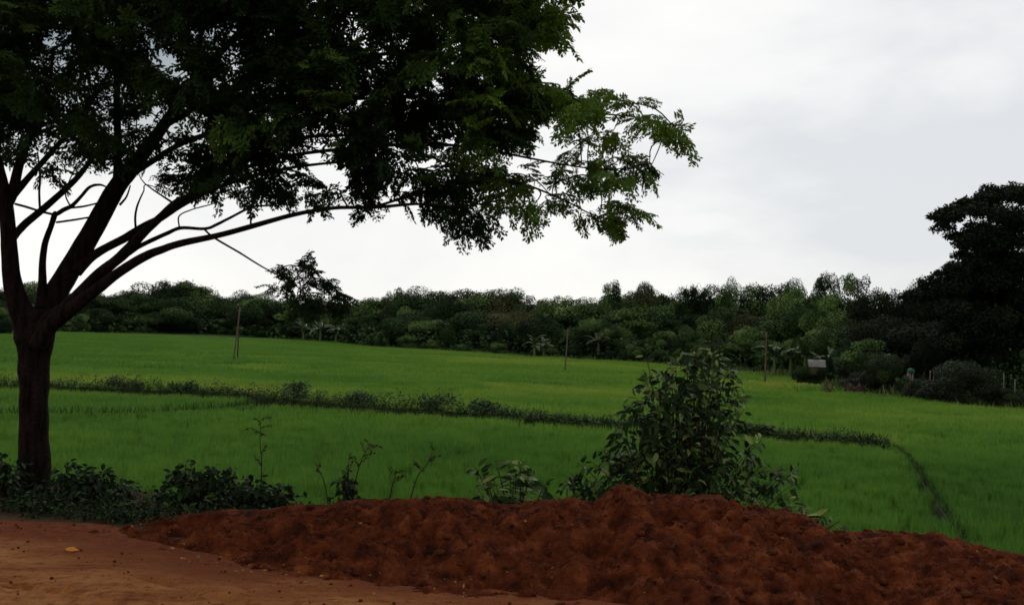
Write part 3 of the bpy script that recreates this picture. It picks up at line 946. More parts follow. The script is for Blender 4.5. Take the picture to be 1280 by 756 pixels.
def wood_plant(kind, px, depth, py_top, wpx=None, label=None, group=None):
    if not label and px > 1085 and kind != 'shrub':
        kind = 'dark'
    if kind == 'shrub' and px > 1030:
        kind = 'dim'
    r_ = ray(px, 450)
    s_ = r_[0] / r_[1]
    Y = float(np.interp(s_, EDGE_S, EDGE_Y)) + depth
    x = s_ * Y
    z = float(land_z(x, Y))
    top = PY(px, py_top, Y)[2]
    h = max(0.6, top - z)
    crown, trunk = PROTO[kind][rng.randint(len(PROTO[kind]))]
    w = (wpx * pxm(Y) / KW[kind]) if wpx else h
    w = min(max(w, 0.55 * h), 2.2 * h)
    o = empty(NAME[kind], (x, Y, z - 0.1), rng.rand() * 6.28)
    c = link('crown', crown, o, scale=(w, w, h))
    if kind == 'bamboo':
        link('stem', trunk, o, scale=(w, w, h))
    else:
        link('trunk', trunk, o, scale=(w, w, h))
    PLACED.append([o, kind, px, label, group])
    return o


SKY = [(-80, 352), (0, 356), (30, 352), (60, 360), (90, 364), (120, 362), (150, 357), (180, 354), (210, 351), (250, 356), (280, 362), (305, 359), (330, 372), (380, 376), (430, 374), (470, 372), (500, 366), (520, 364), (560, 358), (600, 360), (640, 359), (665, 364), (700, 373), (735, 377), (760, 371), (800, 360), (830, 367), (850, 364), (880, 362), (905, 358), (940, 363), (985, 356), (1010, 367), (1045, 370), (1080, 364), (1120, 361), (1160, 351), (1200, 338), (1260, 330), (1360, 326)]
sx, sy = [a[0] for a in SKY], [a[1] - (0 if a[0] < 330 else 3) for a in SKY]
ex, ey = [a[0] for a in EDGE], [a[1] for a in EDGE]
ORD = ['first', 'second', 'third', 'fourth', 'fifth', 'sixth', 'seventh', 'eighth', 'ninth', 'tenth', 'eleventh', 'twelfth', 'thirteenth', 'fourteenth', 'fifteenth', 'sixteenth', 'seventeenth', 'eighteenth', 'nineteenth', 'twentieth']
MARKS = [(-400, 'the big tree trunk on the left'), (41, 'the big tree trunk'), (297, 'the left field pole'), (500, 'the umbrella-shaped tree'), (708, 'the middle field pole'), (957, 'the right field pole'), (1048, 'the twin skyline trees')]
WORD = {'round': 'dark round-crowned tree', 'flat': 'flat-crowned dark tree', 'loose': 'airy green tree', 'shrub': 'wild green shrub', 'tall': 'slender dark tree', 'bamboo': 'feathery bamboo clump', 'brown': 'brown-green creeper-covered tree', 'dark': 'nearly black tree', 'dim': 'dark-leaved wild shrub'}


def label_row(items, where, grp):
    items.sort(key=lambda a: a[2])
    cnt = {}
    for it in items:
        mk = [m for m in MARKS if m[0] <= it[2]][-1]
        key = (mk[1], it[1])
        cnt[key] = cnt.get(key, 0) + 1
        side = 'left of' if mk[0] < -100 else 'right of'
        lab = it[3] or f"{WORD[it[1]]} {where}, {ORD[cnt[key] - 1]} one {side} {mk[1]}"
        lab = lab.replace('left of the big tree trunk on the left', 'left of the big tree trunk')
        tag(it[0], lab, 'shrub' if it[1] in ('shrub', 'dim') else ('bamboo' if it[1] == 'bamboo' else 'tree'), it[4] or grp)
    PLACED.clear()


# skyline row
x = -60
while x < 1320:
    k = rng.choice(['round', 'round', 'round', 'brown', 'flat', 'loose', 'bamboo'])
    wood_plant(k, x, 48 + 14 * rng.rand() if x < 1000 else 30 + 12 * rng.rand(), np.interp(x, sx, sy) + rng.uniform(-5, 9), rng.uniform(54, 92))
    x += rng.uniform(21, 29)
wood_plant('flat', 492, 55, 357, 34, 'umbrella-shaped dark tree rising above the skyline of the wood')
wood_plant('tall', 761, 46, 348, 15, 'thin spindly tree poking above the dip in the wooded skyline')
wood_plant('brown', 803, 38, 349, 52, 'broad domed brown-green tree hung with creepers on the skyline')
wood_plant('loose', 907, 45, 343, 46, 'rounded loose-crowned tree standing proud of the skyline, above the broad-leaved bush')
wood_plant('tall', 1030, 45, 336, 22, 'small round-topped dark tree, left one of twin trees above the skyline')
wood_plant('loose', 1066, 45, 338, 42, 'pale feathery light green tree, right one of twin trees above the skyline')
wood_plant('bamboo', 862, 40, 352, 44, 'spiky pale bamboo plume on the skyline between the domed tree and the loose-crowned tree')
wood_plant('round', 985, 45, 345, 58, 'wide domed dark tree on the skyline right of the right field pole')
label_row(list(PLACED), 'on the skyline', 'trees along the skyline of the wood')
# middle row
x = -60
while x < 1320:
    top = np.interp(x, sx, sy)
    bot = np.interp(x, ex, ey)
    k = rng.choice(['round', 'round', 'round', 'bamboo', 'loose', 'brown'])
    wood_plant(k, x, 22 + 10 * rng.rand() if x < 1000 else 16 + 8 * rng.rand(), top + (bot - top) * rng.uniform(0.14, 0.42), rng.uniform(50, 104))
    x += rng.uniform(24, 33)
label_row(list(PLACED), 'amid the wood', 'trees in the middle of the wood')
# lower row
x = -60
while x < 1330:
    top = np.interp(x, sx, sy)
    bot = np.interp(x, ex, ey)
    k = rng.choice(['round', 'round', 'shrub', 'loose', 'round'])
    if not 1000 < x < 1046:
        wood_plant(k, x, 8 + 7 * rng.rand(), top + (bot - top) * rng.uniform(0.40, 0.70), rng.uniform(36, 76))
    x += rng.uniform(26, 36)
wood_plant('round', 672, 6, 391, 62, 'bright bushy tree at the wood edge, just left of the middle field pole')
wood_plant('flat', 745, 8, 396, 70, 'spreading light green tree at the wood edge behind the middle field pole')
wood_plant('round', 330, 4, 374, 76, 'large bushy dark tree at the wood edge just right of the left field pole')
label_row(list(PLACED), 'at the wood edge', 'trees along the wood edge')
# shrubs right along the field
x = -60
while x < 1300:
    bot = np.interp(x, ex, ey)
    if not (955 < x < 1035 or 1122 < x < 1180 or 1240 < x < 1278):
        wood_plant('shrub', x, 1.5 + 3 * rng.rand(), bot - (rng.uniform(9, 22) if x < 1020 else rng.uniform(22, 48)), rng.uniform(24, 44) * (1 if x < 1020 else 1.5))
    x += rng.uniform(26, 44)
wood_plant('shrub', 1206, -1, 447, 84, 'large very dark bush bulging into the right side of the field')
wood_plant('loose', 1076, 3.5, 420, 74, 'bushy dark green tree beside the hut, at the corner of the field')
wood_plant('shrub', 1105, 1.0, 440, 46, 'round green bush between the corner tree and the green-domed shelter')
wood_plant('shrub', 0, -70, 398, 34, 'dark bush at the field edge left of the big tree trunk')
wood_plant('shrub', 790, 1.5, 428, 36, 'pale green shrub at the field edge behind the broad-leaved bush')
for px_, pt_, w_, lb_ in ((1006, 455, 34, 'leafy green bush covering the left foot of the hut'), (1028, 458, 32, 'low green bush in front of the hut wall'), (1128, 466, 34, 'small bush at the left foot of the green-domed shelter'), (1148, 470, 34, 'small bush at the right foot of the green-domed shelter'),
                          (1168, 471, 40, 'low bush around the feet of the close pair of pale posts'), (1260, 482, 50, 'low bush around the feet of the posts under the big dark tree')):
    r_ = ray(px_, 450)
    wood_plant('shrub', px_, float(PG(1020, 478)[1] - 2.0 - np.interp(r_[0] / r_[1], EDGE_S, EDGE_Y)) if px_ < 1040 else -1.0, pt_, w_, lb_)
label_row(list(PLACED), 'along the field edge', 'shrubs along the field edge')

# red-brown scrub at the field corner
b = PG(1054, 490)
g = Geo()
for i in range(16):
    leaf_ball(g, np.array([rng.uniform(-1.6, 1.6), rng.uniform(-.5, .5), rng.uniform(0.1, 0.45)]), 0.38, 90, 0.14, rng, tone=0.5, tvar=0.9)
o = link('scrub_heap', g.mesh('scrub_heap', M_red), loc=b)
tag(o, 'low red-brown heap of dry scrub at the corner of the field by the hut', 'scrub')
o['kind'] = 'stuff'

# dense dark undergrowth between and behind the trunks, and rough grass before the wood
g = Geo()
for _ in range(3200):
    px_ = rng.uniform(-90, 1360)
    r_ = ray(px_, 450)
    s_ = r_[0] / r_[1]
    dep = rng.uniform(6, 62)
    if 990 < px_ < 1056 and dep < 34 or 1115 < px_ < 1180 and dep < 14:
        continue
    Y = float(np.interp(s_, EDGE_S, EDGE_Y)) + dep
    c = np.array([s_ * Y, Y, float(land_z(s_ * Y, Y)) + rng.uniform(0.3, 2.0 + 0.07 * dep)])
    leaf_ball(g, c, 1.7 * max(1.0, Y / 110.0), 44 if Y > 120 else 80, 0.0042 * Y if Y > 120 else 0.26, rng, tone=0.2 + 0.3 * rng.rand(), tvar=0.3, wide=1.5)
tag(link('undergrowth', g.mesh('undergrowth', M_for)), kind='stuff')
g = Geo()
n = 16000
px_ = rng.uniform(-80, 1380, n)
s_ = (RT[0] * (px_ - 640) / FPX + f0[0]) / (f0[1])
Ye = np.interp(s_, EDGE_S, EDGE_Y)
Y = Ye + rng.uniform(-3.5, 9, n)
Xs = s_ * Y
pos = np.stack([Xs, Y, land_z(Xs, Y)], -1)
stamp(g, BLADE * np.array([1, 2.6, 1]), BLADEF, pos, rng.randn(n, 3) * 0.35 + np.array([0, 0, 1]), rng.randn(n, 3), 0.35 + 0.6 * rng.rand(n) ** 2, 0.8 * rng.rand(n) ** 1.3)
tag(link('rough_grass', g.mesh('rough_grass', M_dryg)), kind='stuff')

# ------------------------------------------------------------------ banana plants
BL_n = 7
u = np.linspace(0, 1, BL_n)
wv = 0.13 * np.sin(np.clip(u * 0.94 + 0.05, 0, 1) * math.pi) ** 0.6
zz = 0.55 * u - 0.75 * u ** 2.2
BANV = np.concatenate([np.stack([u * 0.9, 0 * u, zz], -1), np.stack([u * 0.9, wv, zz - 0.04], -1), np.stack([u * 0.9, -wv, zz - 0.04], -1)])
BANF = []
for i in range(BL_n - 1):
    for off in (BL_n, 2 * BL_n):
        a_, b_, c_, d_ = i, i + 1, off + i + 1, off + i
        BANF += [(a_, b_, c_), (a_, c_, d_)]
BANF = np.array(BANF)
ban_meshes = []
for i in range(4):
    g = Geo()
    tv = BANV.copy()
    tv[:, 2] *= (0.5, 0.8, 1.0, 1.25)[i]
    g.add(tv, BANF, 0.35 + 0.15 * i)
    ban_meshes.append(g.mesh('banana_leaf', M_ban))
g = Geo()
tube(g, [(0, 0, 0), (0.01, 0, 0.3), (0, 0.01, 0.62)], [0.055, 0.045, 0.03], 8, 3)
ban_stem = g.mesh('banana_stem', M_dryg)


def banana(px, py_base, py_top, label, group=None, dy=0.0):
    b = PG(px, py_base)
    b = b + np.array([b[0] / b[1], 1, 0]) * dy
    h = (py_base - py_top) * pxm(b[1])
    o = empty('banana_plant', (b[0], b[1], float(land_z(b[0], b[1]))), rng.rand() * 6.28)
    link('stem', ban_stem, o, scale=(h, h, h))
    nl = 9
    for i in range(nl):
        a = i * 2.4 + rng.rand()
        link('leaf', ban_meshes[rng.randint(4)], o, loc=(0, 0, h * (0.5 + 0.12 * i / nl)), rot=(0, -rng.uniform(-0.1, 1.25), a), scale=(h * rng.uniform(0.55, 0.8),) * 3)
    tag(o, label, 'banana plant', group)


BG = 'banana plants by the wood'
banana(379, 426, 400, 'leftmost banana plant of the clump below the hanging leaf tuft', BG, 1)
banana(400, 427, 398, 'middle tall banana plant of the clump below the hanging leaf tuft', BG, 1)
banana(420, 428, 402, 'rightmost banana plant of the clump below the hanging leaf tuft', BG, 1)
banana(668, 446, 416, 'pale banana plant at the wood edge just left of the middle field pole', BG)
banana(680, 446, 420, 'smaller banana plant leaning beside the pale one left of the middle field pole', BG, 1)
banana(748, 449, 412, 'banana plant with upright pale leaves just right of the middle field pole', BG, 2)
banana(968, 470, 424, 'tall banana plant directly behind the right field pole', BG, 3)
banana(988, 471, 416, 'tallest banana plant of the grove between the right field pole and the hut', BG, 4)
banana(1006, 472, 424, 'banana plant with wide grey-green leaves close left of the hut', BG, 3)
banana(1040, 476, 436, 'small yellowish banana plant against the right end of the hut', BG, -2)

# ------------------------------------------------------------------ hut, shelter, posts
hb = PG(1020, 477)
s = pxm(hb[1])
hut = empty('hut', hb, R(-12))
tag(hut, 'small hut with a pale tin roof half hidden behind banana plants', 'hut')
rw, rd, eh, rh = 21 * s, 24 * s, 20 * s, 7.5 * s
g = Geo()
x0, y0 = rw / 2 - 0.15, rd / 2 - 0.15
V = np.array([(-x0, -y0, 0), (x0, -y0, 0), (x0, y0, 0), (-x0, y0, 0), (-x0, -y0, eh), (x0, -y0, eh), (x0, y0, eh), (-x0, y0, eh), (-x0, 0, eh + rh * 0.92), (x0, 0, eh + rh * 0.92)])
F = [(0, 1, 5), (0, 5, 4), (1, 2, 6), (1, 6, 5), (2, 3, 7), (2, 7, 6), (3, 0, 4), (3, 4, 7), (4, 7, 8), (5, 9, 6)]
g.add(V, F)
link('wall', g.mesh('wall', M_wall), hut)
for sgn in (-1, 1):
    g = Geo()
    n = 25
    xs = np.linspace(-rw / 2, rw / 2, n)
    cor = 0.02 * np.cos(np.arange(n) * math.pi)
    top = np.stack([xs, 0 * xs, eh + rh + cor], -1)
    bot = np.stack([xs, 0 * xs + sgn * (rd / 2 + 0.1), eh - 0.08 + cor], -1)
    V = np.concatenate([top, bot, top - [0, 0, 0.03], bot - [0, 0, 0.03]])
    F = []
    for i in range(n - 1):
        for o1 in (0, 2 * n):
            F += [(o1 + i, o1 + i + 1, o1 + n + i + 1), (o1 + i, o1 + n + i + 1, o1 + n + i)]
        F += [(n + i, n + i + 1, 3 * n + i + 1), (n + i, 3 * n + i + 1, 3 * n + i)]
    g.add(V, F)
    link('roof_sheet', g.mesh('roof_sheet', M_tin), hut)
g = Geo()
box(g, (0.3, -y0 - 0.02, 0.8), (0.7, 0.06, 1.6))
link('door', g.mesh('door', M_bark2), hut)

sb = PG(1138, 495)
s = pxm(sb[1])
sh = empty('garden_shelter', sb)
tag(sh, 'tiny post shelter with a green domed roof among the bushes', 'shelter')
g = Geo()
n = 10
th = np.linspace(0, 2 * math.pi, n, endpoint=False)
rings = [(0.02, 9.5), (2.5, 9.0), (4.4, 7.2), (5.4, 4.8), (5.2, 4.4)]
V = np.concatenate([np.stack([np.cos(th) * a * s, np.sin(th) * a * s, np.full(n, (b + 25.5) * s)], -1) for a, b in rings])
F = []
for k in range(len(rings) - 1):
    for i in range(n):
        j = (i + 1) % n
        F += [(k * n + i, (k + 1) * n + i, (k + 1) * n + j), (k * n + i, (k + 1) * n + j, k * n + j)]
g.add(V, F)
link('roof', g.mesh('roof', M_green, True), sh)
for dx, m_ in ((-3.6, M_pink), (-1.0, M_pale), (2.2, M_pale)):
    g = Geo()
    box(g, (dx * s, 0, 15.0 * s), (1.7 * s, 1.7 * s, 30 * s))
    link('post', g.mesh('post', m_), sh)
g = Geo()
box(g, (-0.5 * s, 0.02, 20 * s), (8.5 * s, 5 * s, 1.2 * s))
link('shelf', g.mesh('shelf', M_pale), sh)

FG = 'pale posts among the bushes'
for px_, pyt, pyb, lab in ((1162, 457, 482, 'left post of the close pair of pale posts right of the green-domed shelter'), (1166.5, 456, 482, 'right post of the close pair of pale posts right of the green-domed shelter'),
                           (1175, 455, 480, 'short white-topped post right beside the close pair of pale posts'), (1254, 460, 498, 'tall pale post under the big dark tree at the field side'), (1268, 468, 500, 'shorter pale post under the big dark tree, beside the tall one')):
    b = PG(px_, float(np.interp(px_, ex, ey)) + 1)
    top = PY(px_, pyt, b[1])
    h = (top[2] - b[2]) * 0.86
    g = Geo()
    tube(g, [(0, 0, 0), (0.01, 0, h * 0.5), (0.0, 0, h)], [0.036, 0.032, 0.028], 6, 2)
    o = link('fence_post', g.mesh('fence_post', M_pale), loc=b)
    tag(o, lab, 'post', FG)


# ------------------------------------------------------------------ field poles
def pole(pb, pt, r, label, brace=None, knob=False):
    b = PG(*pb)
    t = PY(pt[0], pt[1], b[1] + 0.3)
    o = empty('utility_pole', b)
    tag(o, label, 'pole', 'leaning poles in the rice field')
    g = Geo()
    tube(g, [tuple((b - t) * 0.08), tuple((t - b) * 0.5 + np.array([0.02, 0, 0])), tuple(t - b)], [r, r * 0.9, r * 0.75], 8, 3)
    link('shaft', g.mesh('shaft', M_pole), o)
    if brace:
        b2, t2 = PG(*brace[0]), PY(brace[1][0], brace[1][1], b[1])
        g = Geo()
        tube(g, [tuple(b2 - b), tuple(t2 - b)], [r * 0.75, r * 0.6], 7, 1)
        link('brace', g.mesh('brace', M_pole), o)
    g = Geo()
    d = t - b
    box(g, tuple(d * 0.93), (0.55, 0.08, 0.07))
    link('crosspiece', g.mesh('crosspiece', M_pole), o)


pole((292, 449), (300, 384), 0.10, 'tall leaning wooden pole with a second thin brace, leftmost in the rice field', brace=((297, 447), (298.5, 410)))
pole((706, 463), (710, 411), 0.085, 'plain leaning wooden pole standing in the middle of the far rice field')
pole((956, 477), (958, 416), 0.09, 'upright wooden pole in front of the banana grove near the hut')

# ------------------------------------------------------------------ big dark tree on the right
rng = np.random.RandomState(8)
Yb = 84.0
bt_base = PY(1248, 490, Yb)
bt_base[2] = float(land_z(bt_base[0], Yb))
bt = empty('spreading_tree', bt_base)
tag(bt, 'very tall dark spreading tree at the right, far above the wood', 'tree')
g = Geo()
gt = Geo()
lob = []
for px_, py_, r_ in ((1228, 322, 18), (1250, 340, 20), (1275, 345, 18), (1300, 340, 24), (1240, 305, 18), (1215, 300, 16), (1270, 320, 20), (1290, 372, 22), (1255, 362, 16), (1176, 285, 9), (1174, 272, 8), (1188, 262, 10), (1200, 250, 10), (1185, 340, 14), (1172, 352, 14), (1165, 366, 16), (1150, 372, 16), (1195, 332, 12), (1182, 278, 13), (1195, 268, 15), (1190, 295, 12), (1205, 305, 14), (1212, 256, 17), (1200, 318, 10), (1225, 244, 15), (1240, 240, 15), (1232, 262, 20), (1222, 285, 20), (1255, 246, 18), (1270, 240, 18), (1285, 246, 20), (1260, 268, 22), (1245, 290, 22), (1228, 310, 18), (1280, 275, 22),
                     (1265, 300, 22), (1250, 320, 20), (1300, 270, 24), (1310, 240, 22), (1300, 300, 24), (1285, 325, 20), (1240, 335, 16), (1225, 333, 14), (1212, 345, 16), (1200, 350, 16), (1235, 352, 20), (1190, 362, 18), (1215, 368, 22), (1250, 375, 20), (1245, 392, 24), (1220, 395, 24), (1195, 390, 22), (1178, 385, 18),
                     (1290, 395, 26), (1270, 400, 22), (1300, 360, 18), (1310, 330, 22), (1330, 300, 26), (1330, 260, 26), (1340, 350, 26), (1250, 420, 26), (1220, 425, 26), (1290, 425, 26), (1190, 420, 22), (1320, 400, 28)):
    for k in range(3):
        Y_ = Yb + rng.uniform(-5.5, 5.5)
        c = PY(px_ + rng.randn() * 6, py_ + rng.randn() * 4, Y_) - bt_base
        rad = r_ * pxm(Yb) * rng.uniform(0.7, 1.0)
        lob.append((c, rad))
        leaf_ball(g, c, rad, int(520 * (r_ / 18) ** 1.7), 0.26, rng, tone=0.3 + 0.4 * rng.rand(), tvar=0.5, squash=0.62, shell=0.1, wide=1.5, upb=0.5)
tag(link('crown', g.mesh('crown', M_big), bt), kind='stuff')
H_ = PY(1248, 300, Yb)[2] - bt_base[2]
tube(gt, [(0, 0, 0), (0.15, 0, 2.5), (0.0, 0.1, 5.5), (0.3, 0, H_)], [0.75, 0.55, 0.45, 0.2], 10, 5, rough=0.12)
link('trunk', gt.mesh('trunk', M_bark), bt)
for c, rad in lob[::9]:
    gt = Geo()
    z0 = rng.uniform(3.5, max(4, min(8.5, c[2] - 1)))
    tube(gt, [(0.05, 0, z0), (c[0] * 0.5, c[1] * 0.5, (z0 + c[2]) / 2 + 0.3), tuple(c)], [0.2, 0.1, 0.03], 7, 4)
    link('limb', gt.mesh('limb', M_bark), bt)

# ------------------------------------------------------------------ the rain tree on the left
rng = np.random.RandomState(42)
TY = 12.0
tb = PY(41, 640, TY)
tb[2] = float(bank_z(tb[0], TY)) - 0.05
tree = empty('rain_tree', tb)
tag(tree, 'large spreading dark tree with many fanning limbs beside the dirt road', 'tree')
K = pxm(TY)


def limb3(pts, y0, y1):
    """pixel polyline (x, y, width) -> 3-D points, depth running from y0 to y1"""
    n = len(pts)
    P = [PY(p[0], p[1], y0 + (y1 - y0) * i / (n - 1)) - tb for i, p in enumerate(pts)]
    Rr = [p[2] * 0.44 * K * (y0 + (y1 - y0) * i / (n - 1)) / TY for i, p in enumerate(pts)]
    return np.array(P), np.array(Rr)


NODES = []


def add_limb(pts, y0, y1, sides=9, name='limb', rough=0.06):
    P, Rr = limb3(pts, y0, y1)
    g_ = Geo()
    C_, R_ = tube(g_, P, Rr, sides, 6, rough=rough)
    NODES.extend([(c, r_) for c, r_ in zip(C_, R_)])
    return link(name, g_.mesh(name, M_bark, True), tree)


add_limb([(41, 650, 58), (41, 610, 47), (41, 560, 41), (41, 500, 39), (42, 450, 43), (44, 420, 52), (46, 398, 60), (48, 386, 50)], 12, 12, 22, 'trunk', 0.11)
NODES.clear()
add_limb([(40, 428, 38), (34, 406, 37), (22, 378, 32), (14, 345, 25), (11, 300, 22), (8, 262, 21), (4, 232, 17), (-6, 190, 13), (-20, 130, 9), (-30, 60, 6)], 12, 11.3)
add_limb([(8, 262, 14), (16, 240, 15), (24, 205, 13), (38, 170, 10), (52, 145, 8), (62, 110, 6), (66, 60, 4)], 11.7, 11.0)
add_limb([(12, 250, 12), (34, 224, 9), (58, 197, 8), (82, 170, 7), (104, 140, 5), (128, 110, 3)], 11.7, 12.6)
add_limb([(16, 297, 12), (30, 281, 11), (55, 260, 10), (80, 238, 9), (100, 218, 8), (118, 195, 6), (140, 178, 4), (170, 165, 3)], 11.8, 13.4)
add_limb([(52, 385, 15), (53, 355, 12), (53, 330, 10), (56, 305, 9), (63, 285, 8), (68, 270, 8), (69, 266, 6)], 12, 12.3)
add_limb([(69, 269, 6), (80, 262, 7), (90, 257, 6), (100, 247, 5), (112, 234, 4.5), (124, 231, 3.5), (134, 234, 2)], 12.3, 12.6, 7)
add_limb([(19, 255, 3.5), (34, 259, 3.5), (50, 264, 3.5), (66, 268, 3.5)], 11.8, 12.3, 6, 'twig')
add_limb([(86, 260, 3), (105, 258, 3), (126, 253, 2.5)], 12.3, 12.5, 6, 'twig')
add_limb([(70, 278, 3), (92, 275, 3), (116, 271, 2.5)], 12.3, 12.4, 6, 'twig')
add_limb([(50, 264, 3.5), (49, 240, 3.2), (50, 222, 3), (47, 190, 2)], 12.0, 12.2, 6, 'twig')
add_limb([(88, 258, 2.5), (82, 244, 2.2), (86, 228, 2), (96, 205, 1.5)], 12.3, 12.2, 6, 'twig')
# main leaning limb
add_limb([(42, 425, 38), (52, 400, 37), (66, 372, 33), (86, 338, 31), (108, 301, 29), (128, 266, 27), (145, 236, 26), (164, 212, 22), (184, 186, 19), (206, 155, 16), (230, 120, 13), (254, 90, 11), (288, 52, 9), (330, 10, 7), (370, -30, 5)], 12, 13.2, 12)
add_limb([(146, 240, 13), (147, 205, 12), (147, 170, 11), (146, 126, 10), (148, 80, 9), (156, 45, 7), (163, 10, 6), (168, -30, 4)], 12.6, 11.6)
add_limb([(230, 122, 8), (243, 90, 7), (248, 60, 7), (256, 22, 6), (262, -20, 4)], 12.9, 12.2)
add_limb([(184, 188, 7), (196, 160, 6), (222, 146, 5), (250, 133, 4), (280, 128, 2.5)], 13, 13.8, 7)
add_limb([(150, 228, 9), (185, 205, 9), (230, 178, 8), (275, 165, 7), (330, 158, 6), (390, 152, 5), (450, 140, 3)], 12.6, 14.4)
# second fan of limbs
add_limb([(96, 340, 16), (112, 323, 14), (132, 310, 12), (157, 297, 12), (178, 284, 11), (200, 273, 10), (225, 257, 9), (252, 243, 7), (290, 228, 6), (340, 214, 5), (400, 205, 4), (470, 200, 2.5)], 12.1, 13.6)
add_limb([(44, 428, 22), (58, 402, 22), (84, 383, 20), (122, 344, 17), (142, 328, 15), (160, 312, 15), (178, 292, 14), (200, 272, 11), (222, 252, 10), (250, 240, 8), (285, 216, 7), (330, 190, 6), (380, 172, 5), (440, 168, 4), (520, 150, 2.5)], 11.9, 11.0)
add_limb([(158, 318, 9), (172, 309, 7), (190, 300, 6.5), (208, 292, 6), (226, 285, 5), (256, 286, 4.5), (272, 280, 4.5), (288, 272, 4), (315, 259, 3.5), (342, 256, 2.5), (370, 246, 1.5)], 11.7, 12.4, 7)
add_limb([(46, 432, 24), (62, 408, 24), (86, 388, 21), (116, 365, 17), (146, 342, 14.5), (180, 321, 13), (205, 311, 11), (226, 304, 10), (270, 295, 8.5), (322, 281, 7.5), (369, 268, 6.5), (418, 260, 5.5), (470, 259, 5), (520, 255, 4), (548, 258, 3.5), (585, 257, 3), (630, 250, 2)], 11.8, 10.4, 10)
add_limb([(170, 290, 3.5), (169, 272, 3.5), (172, 256, 3), (180, 238, 2)], 12.3, 12.5, 6, 'twig')
add_limb([(224, 284, 2.5), (224, 270, 2.2), (240, 262, 2), (262, 256, 1.8), (280, 250, 1.5)], 12, 12.3, 6, 'twig')
add_limb([(150, 256, 4), (158, 246, 3), (163, 232, 2)], 12.5, 12.4, 6, 'twig')
add_limb([(254, 285, 3), (262, 293, 3), (272, 300, 3), (298, 315, 2.8), (322, 330, 2.4), (338, 339, 2), (362, 352, 1.6), (390, 372, 1.2)], 11.9, 11.6, 6, 'twig')
# upper limbs inside the crown
add_limb([(288, 52, 8), (340, 30, 7), (400, 10, 6), (440, 1, 5), (490, 0, 4), (540, 10, 3)], 13, 11.2, 7)
add_limb([(206, 157, 10), (270, 120, 9), (340, 90, 8), (420, 75, 7), (500, 65, 5.5), (580, 50, 4), (650, 25, 2.5)], 13, 13.4, 8)
add_limb([(330, 158, 5), (400, 130, 5), (480, 122, 4.5), (560, 120, 4), (640, 128, 3.5), (720, 140, 2.8), (790, 146, 2.2), (850, 158, 1.4)], 13.6, 12.4, 7)
add_limb([(285, 216, 6), (360, 195, 5.5), (450, 185, 5), (540, 180, 4.5), (620, 190, 3.6), (700, 205, 2.6), (760, 212, 2), (812, 205, 1.2)], 11.4, 11.0, 7)
add_limb([(470, 258, 4), (560, 232, 4), (640, 228, 3.5), (700, 248, 2.6), (740, 268, 2), (785, 281, 1.2)], 10.8, 10.8, 7)
add_limb([(440, 168, 4), (520, 190, 3.2), (590, 215, 2.5), (640, 225, 1.5)], 11, 11.8, 7)
NX = np.array([c for c, _ in NODES])
NR = np.array([r_ for _, r_ in NODES])


# spray of twice-divided leaves
def spray_template(seed, droop):
    r_ = np.random.RandomState(seed)
    V, F = [], []
    for i in range(5):
        t = 0.16 + 0.2 * i
        for sgn in (-1, 1):
            a = sgn * (1.05 - 0.12 * i) + r_.randn() * 0.12
            L_ = (0.42 - 0.035 * abs(i - 1.5)) * (0.85 + 0.3 * r_.rand())
            d0 = np.array([math.cos(a), math.sin(a), 0])
            s0 = np.array([-math.sin(a), math.cos(a), 0])
            o0 = np.array([t, 0, -droop * t * t])
            for j in range(3):
                q_ = (j + 0.6) / 3.1
                c = o0 + d0 * L_ * q_ + np.array([0, 0, -droop * 0.9 * (L_ * q_) ** 1.5 * 1.6])
                for s2 in (-1, 1):
                    ax_ = unit(d0 * (0.3 + 0.8 * r_.rand()) + s0 * s2 * (0.4 + 0.8 * r_.rand()) + np.array([0, 0, -0.2 - 1.0 * r_.rand()]))
                    sd_ = unit(np.cross(np.array([0, 0, 1.0]) + r_.randn(3) * 0.2, ax_))
                    ll, ww = 0.2 + 0.1 * r_.rand(), 0.05 + 0.02 * r_.rand()
                    k = len(V)
                    V += [c, c + ax_ * ll * 0.55 + sd_ * ww, c + ax_ * ll, c + ax_ * ll * 0.55 - sd_ * ww]
                    F += [(k, k + 2, k + 1), (k, k + 3, k + 2)]
    return np.array(V), np.array(F)


SPR = [spray_template(i, d) for i, d in enumerate((0.25, 0.5, 0.8, 0.4))]
# clusters of foliage: photo column, row, radius (px), sprays, depth
CL = []


def inside(poly, x, y):
    c = False
    j = len(poly) - 1
    for i in range(len(poly)):
        xi, yi = poly[i]
        xj, yj = poly[j]
        if (yi > y) != (yj > y) and x < (xj - xi) * (y - yi) / (yj - yi) + xi:
            c = not c
        j = i
    return c


CROWN = [(-90, -90), (680, -90), (688, -10), (684, 20), (662, 36), (648, 50), (640, 75), (668, 100), (664, 110), (700, 124), (735, 132), (742, 142), (720, 152), (690, 154), (655, 164), (636, 182), (640, 205), (662, 220), (680, 226), (660, 226), (640, 230),
         (620, 236), (600, 232), (560, 226), (520, 222), (470, 222), (420, 232), (380, 226), (330, 230), (290, 226), (262, 222), (235, 218), (205, 198), (165, 186), (120, 164), (90, 146), (60, 150), (30, 158), (-10, 160), (-90, 170)]
HOLES = [(58, 62, 20), (190, 62, 16), (206, 72, 14), (112, 98, 14), (287, 68, 13), (302, 16, 12), (445, 22, 20), (203, 138, 14), (150, 145, 13), (240, 152, 14), (275, 40, 8), (168, 170, 12), (255, 20, 7), (340, 165, 9), (398, 180, 9), (372, 205, 9), (430, 215, 8), (455, 190, 7), (310, 200, 8), (500, 215, 8), (130, 140, 9), (220, 195, 10), (694, 196, 12), (470, 60, 8), (520, 100, 8), (420, 110, 8), (380, 60, 8), (560, 150, 8), (480, 150, 8), (600, 200, 9), (560, 60, 7), (620, 120, 8), (350, 120, 7), (540, 200, 8)]
gx_ = np.arange(-80, 830, 25)
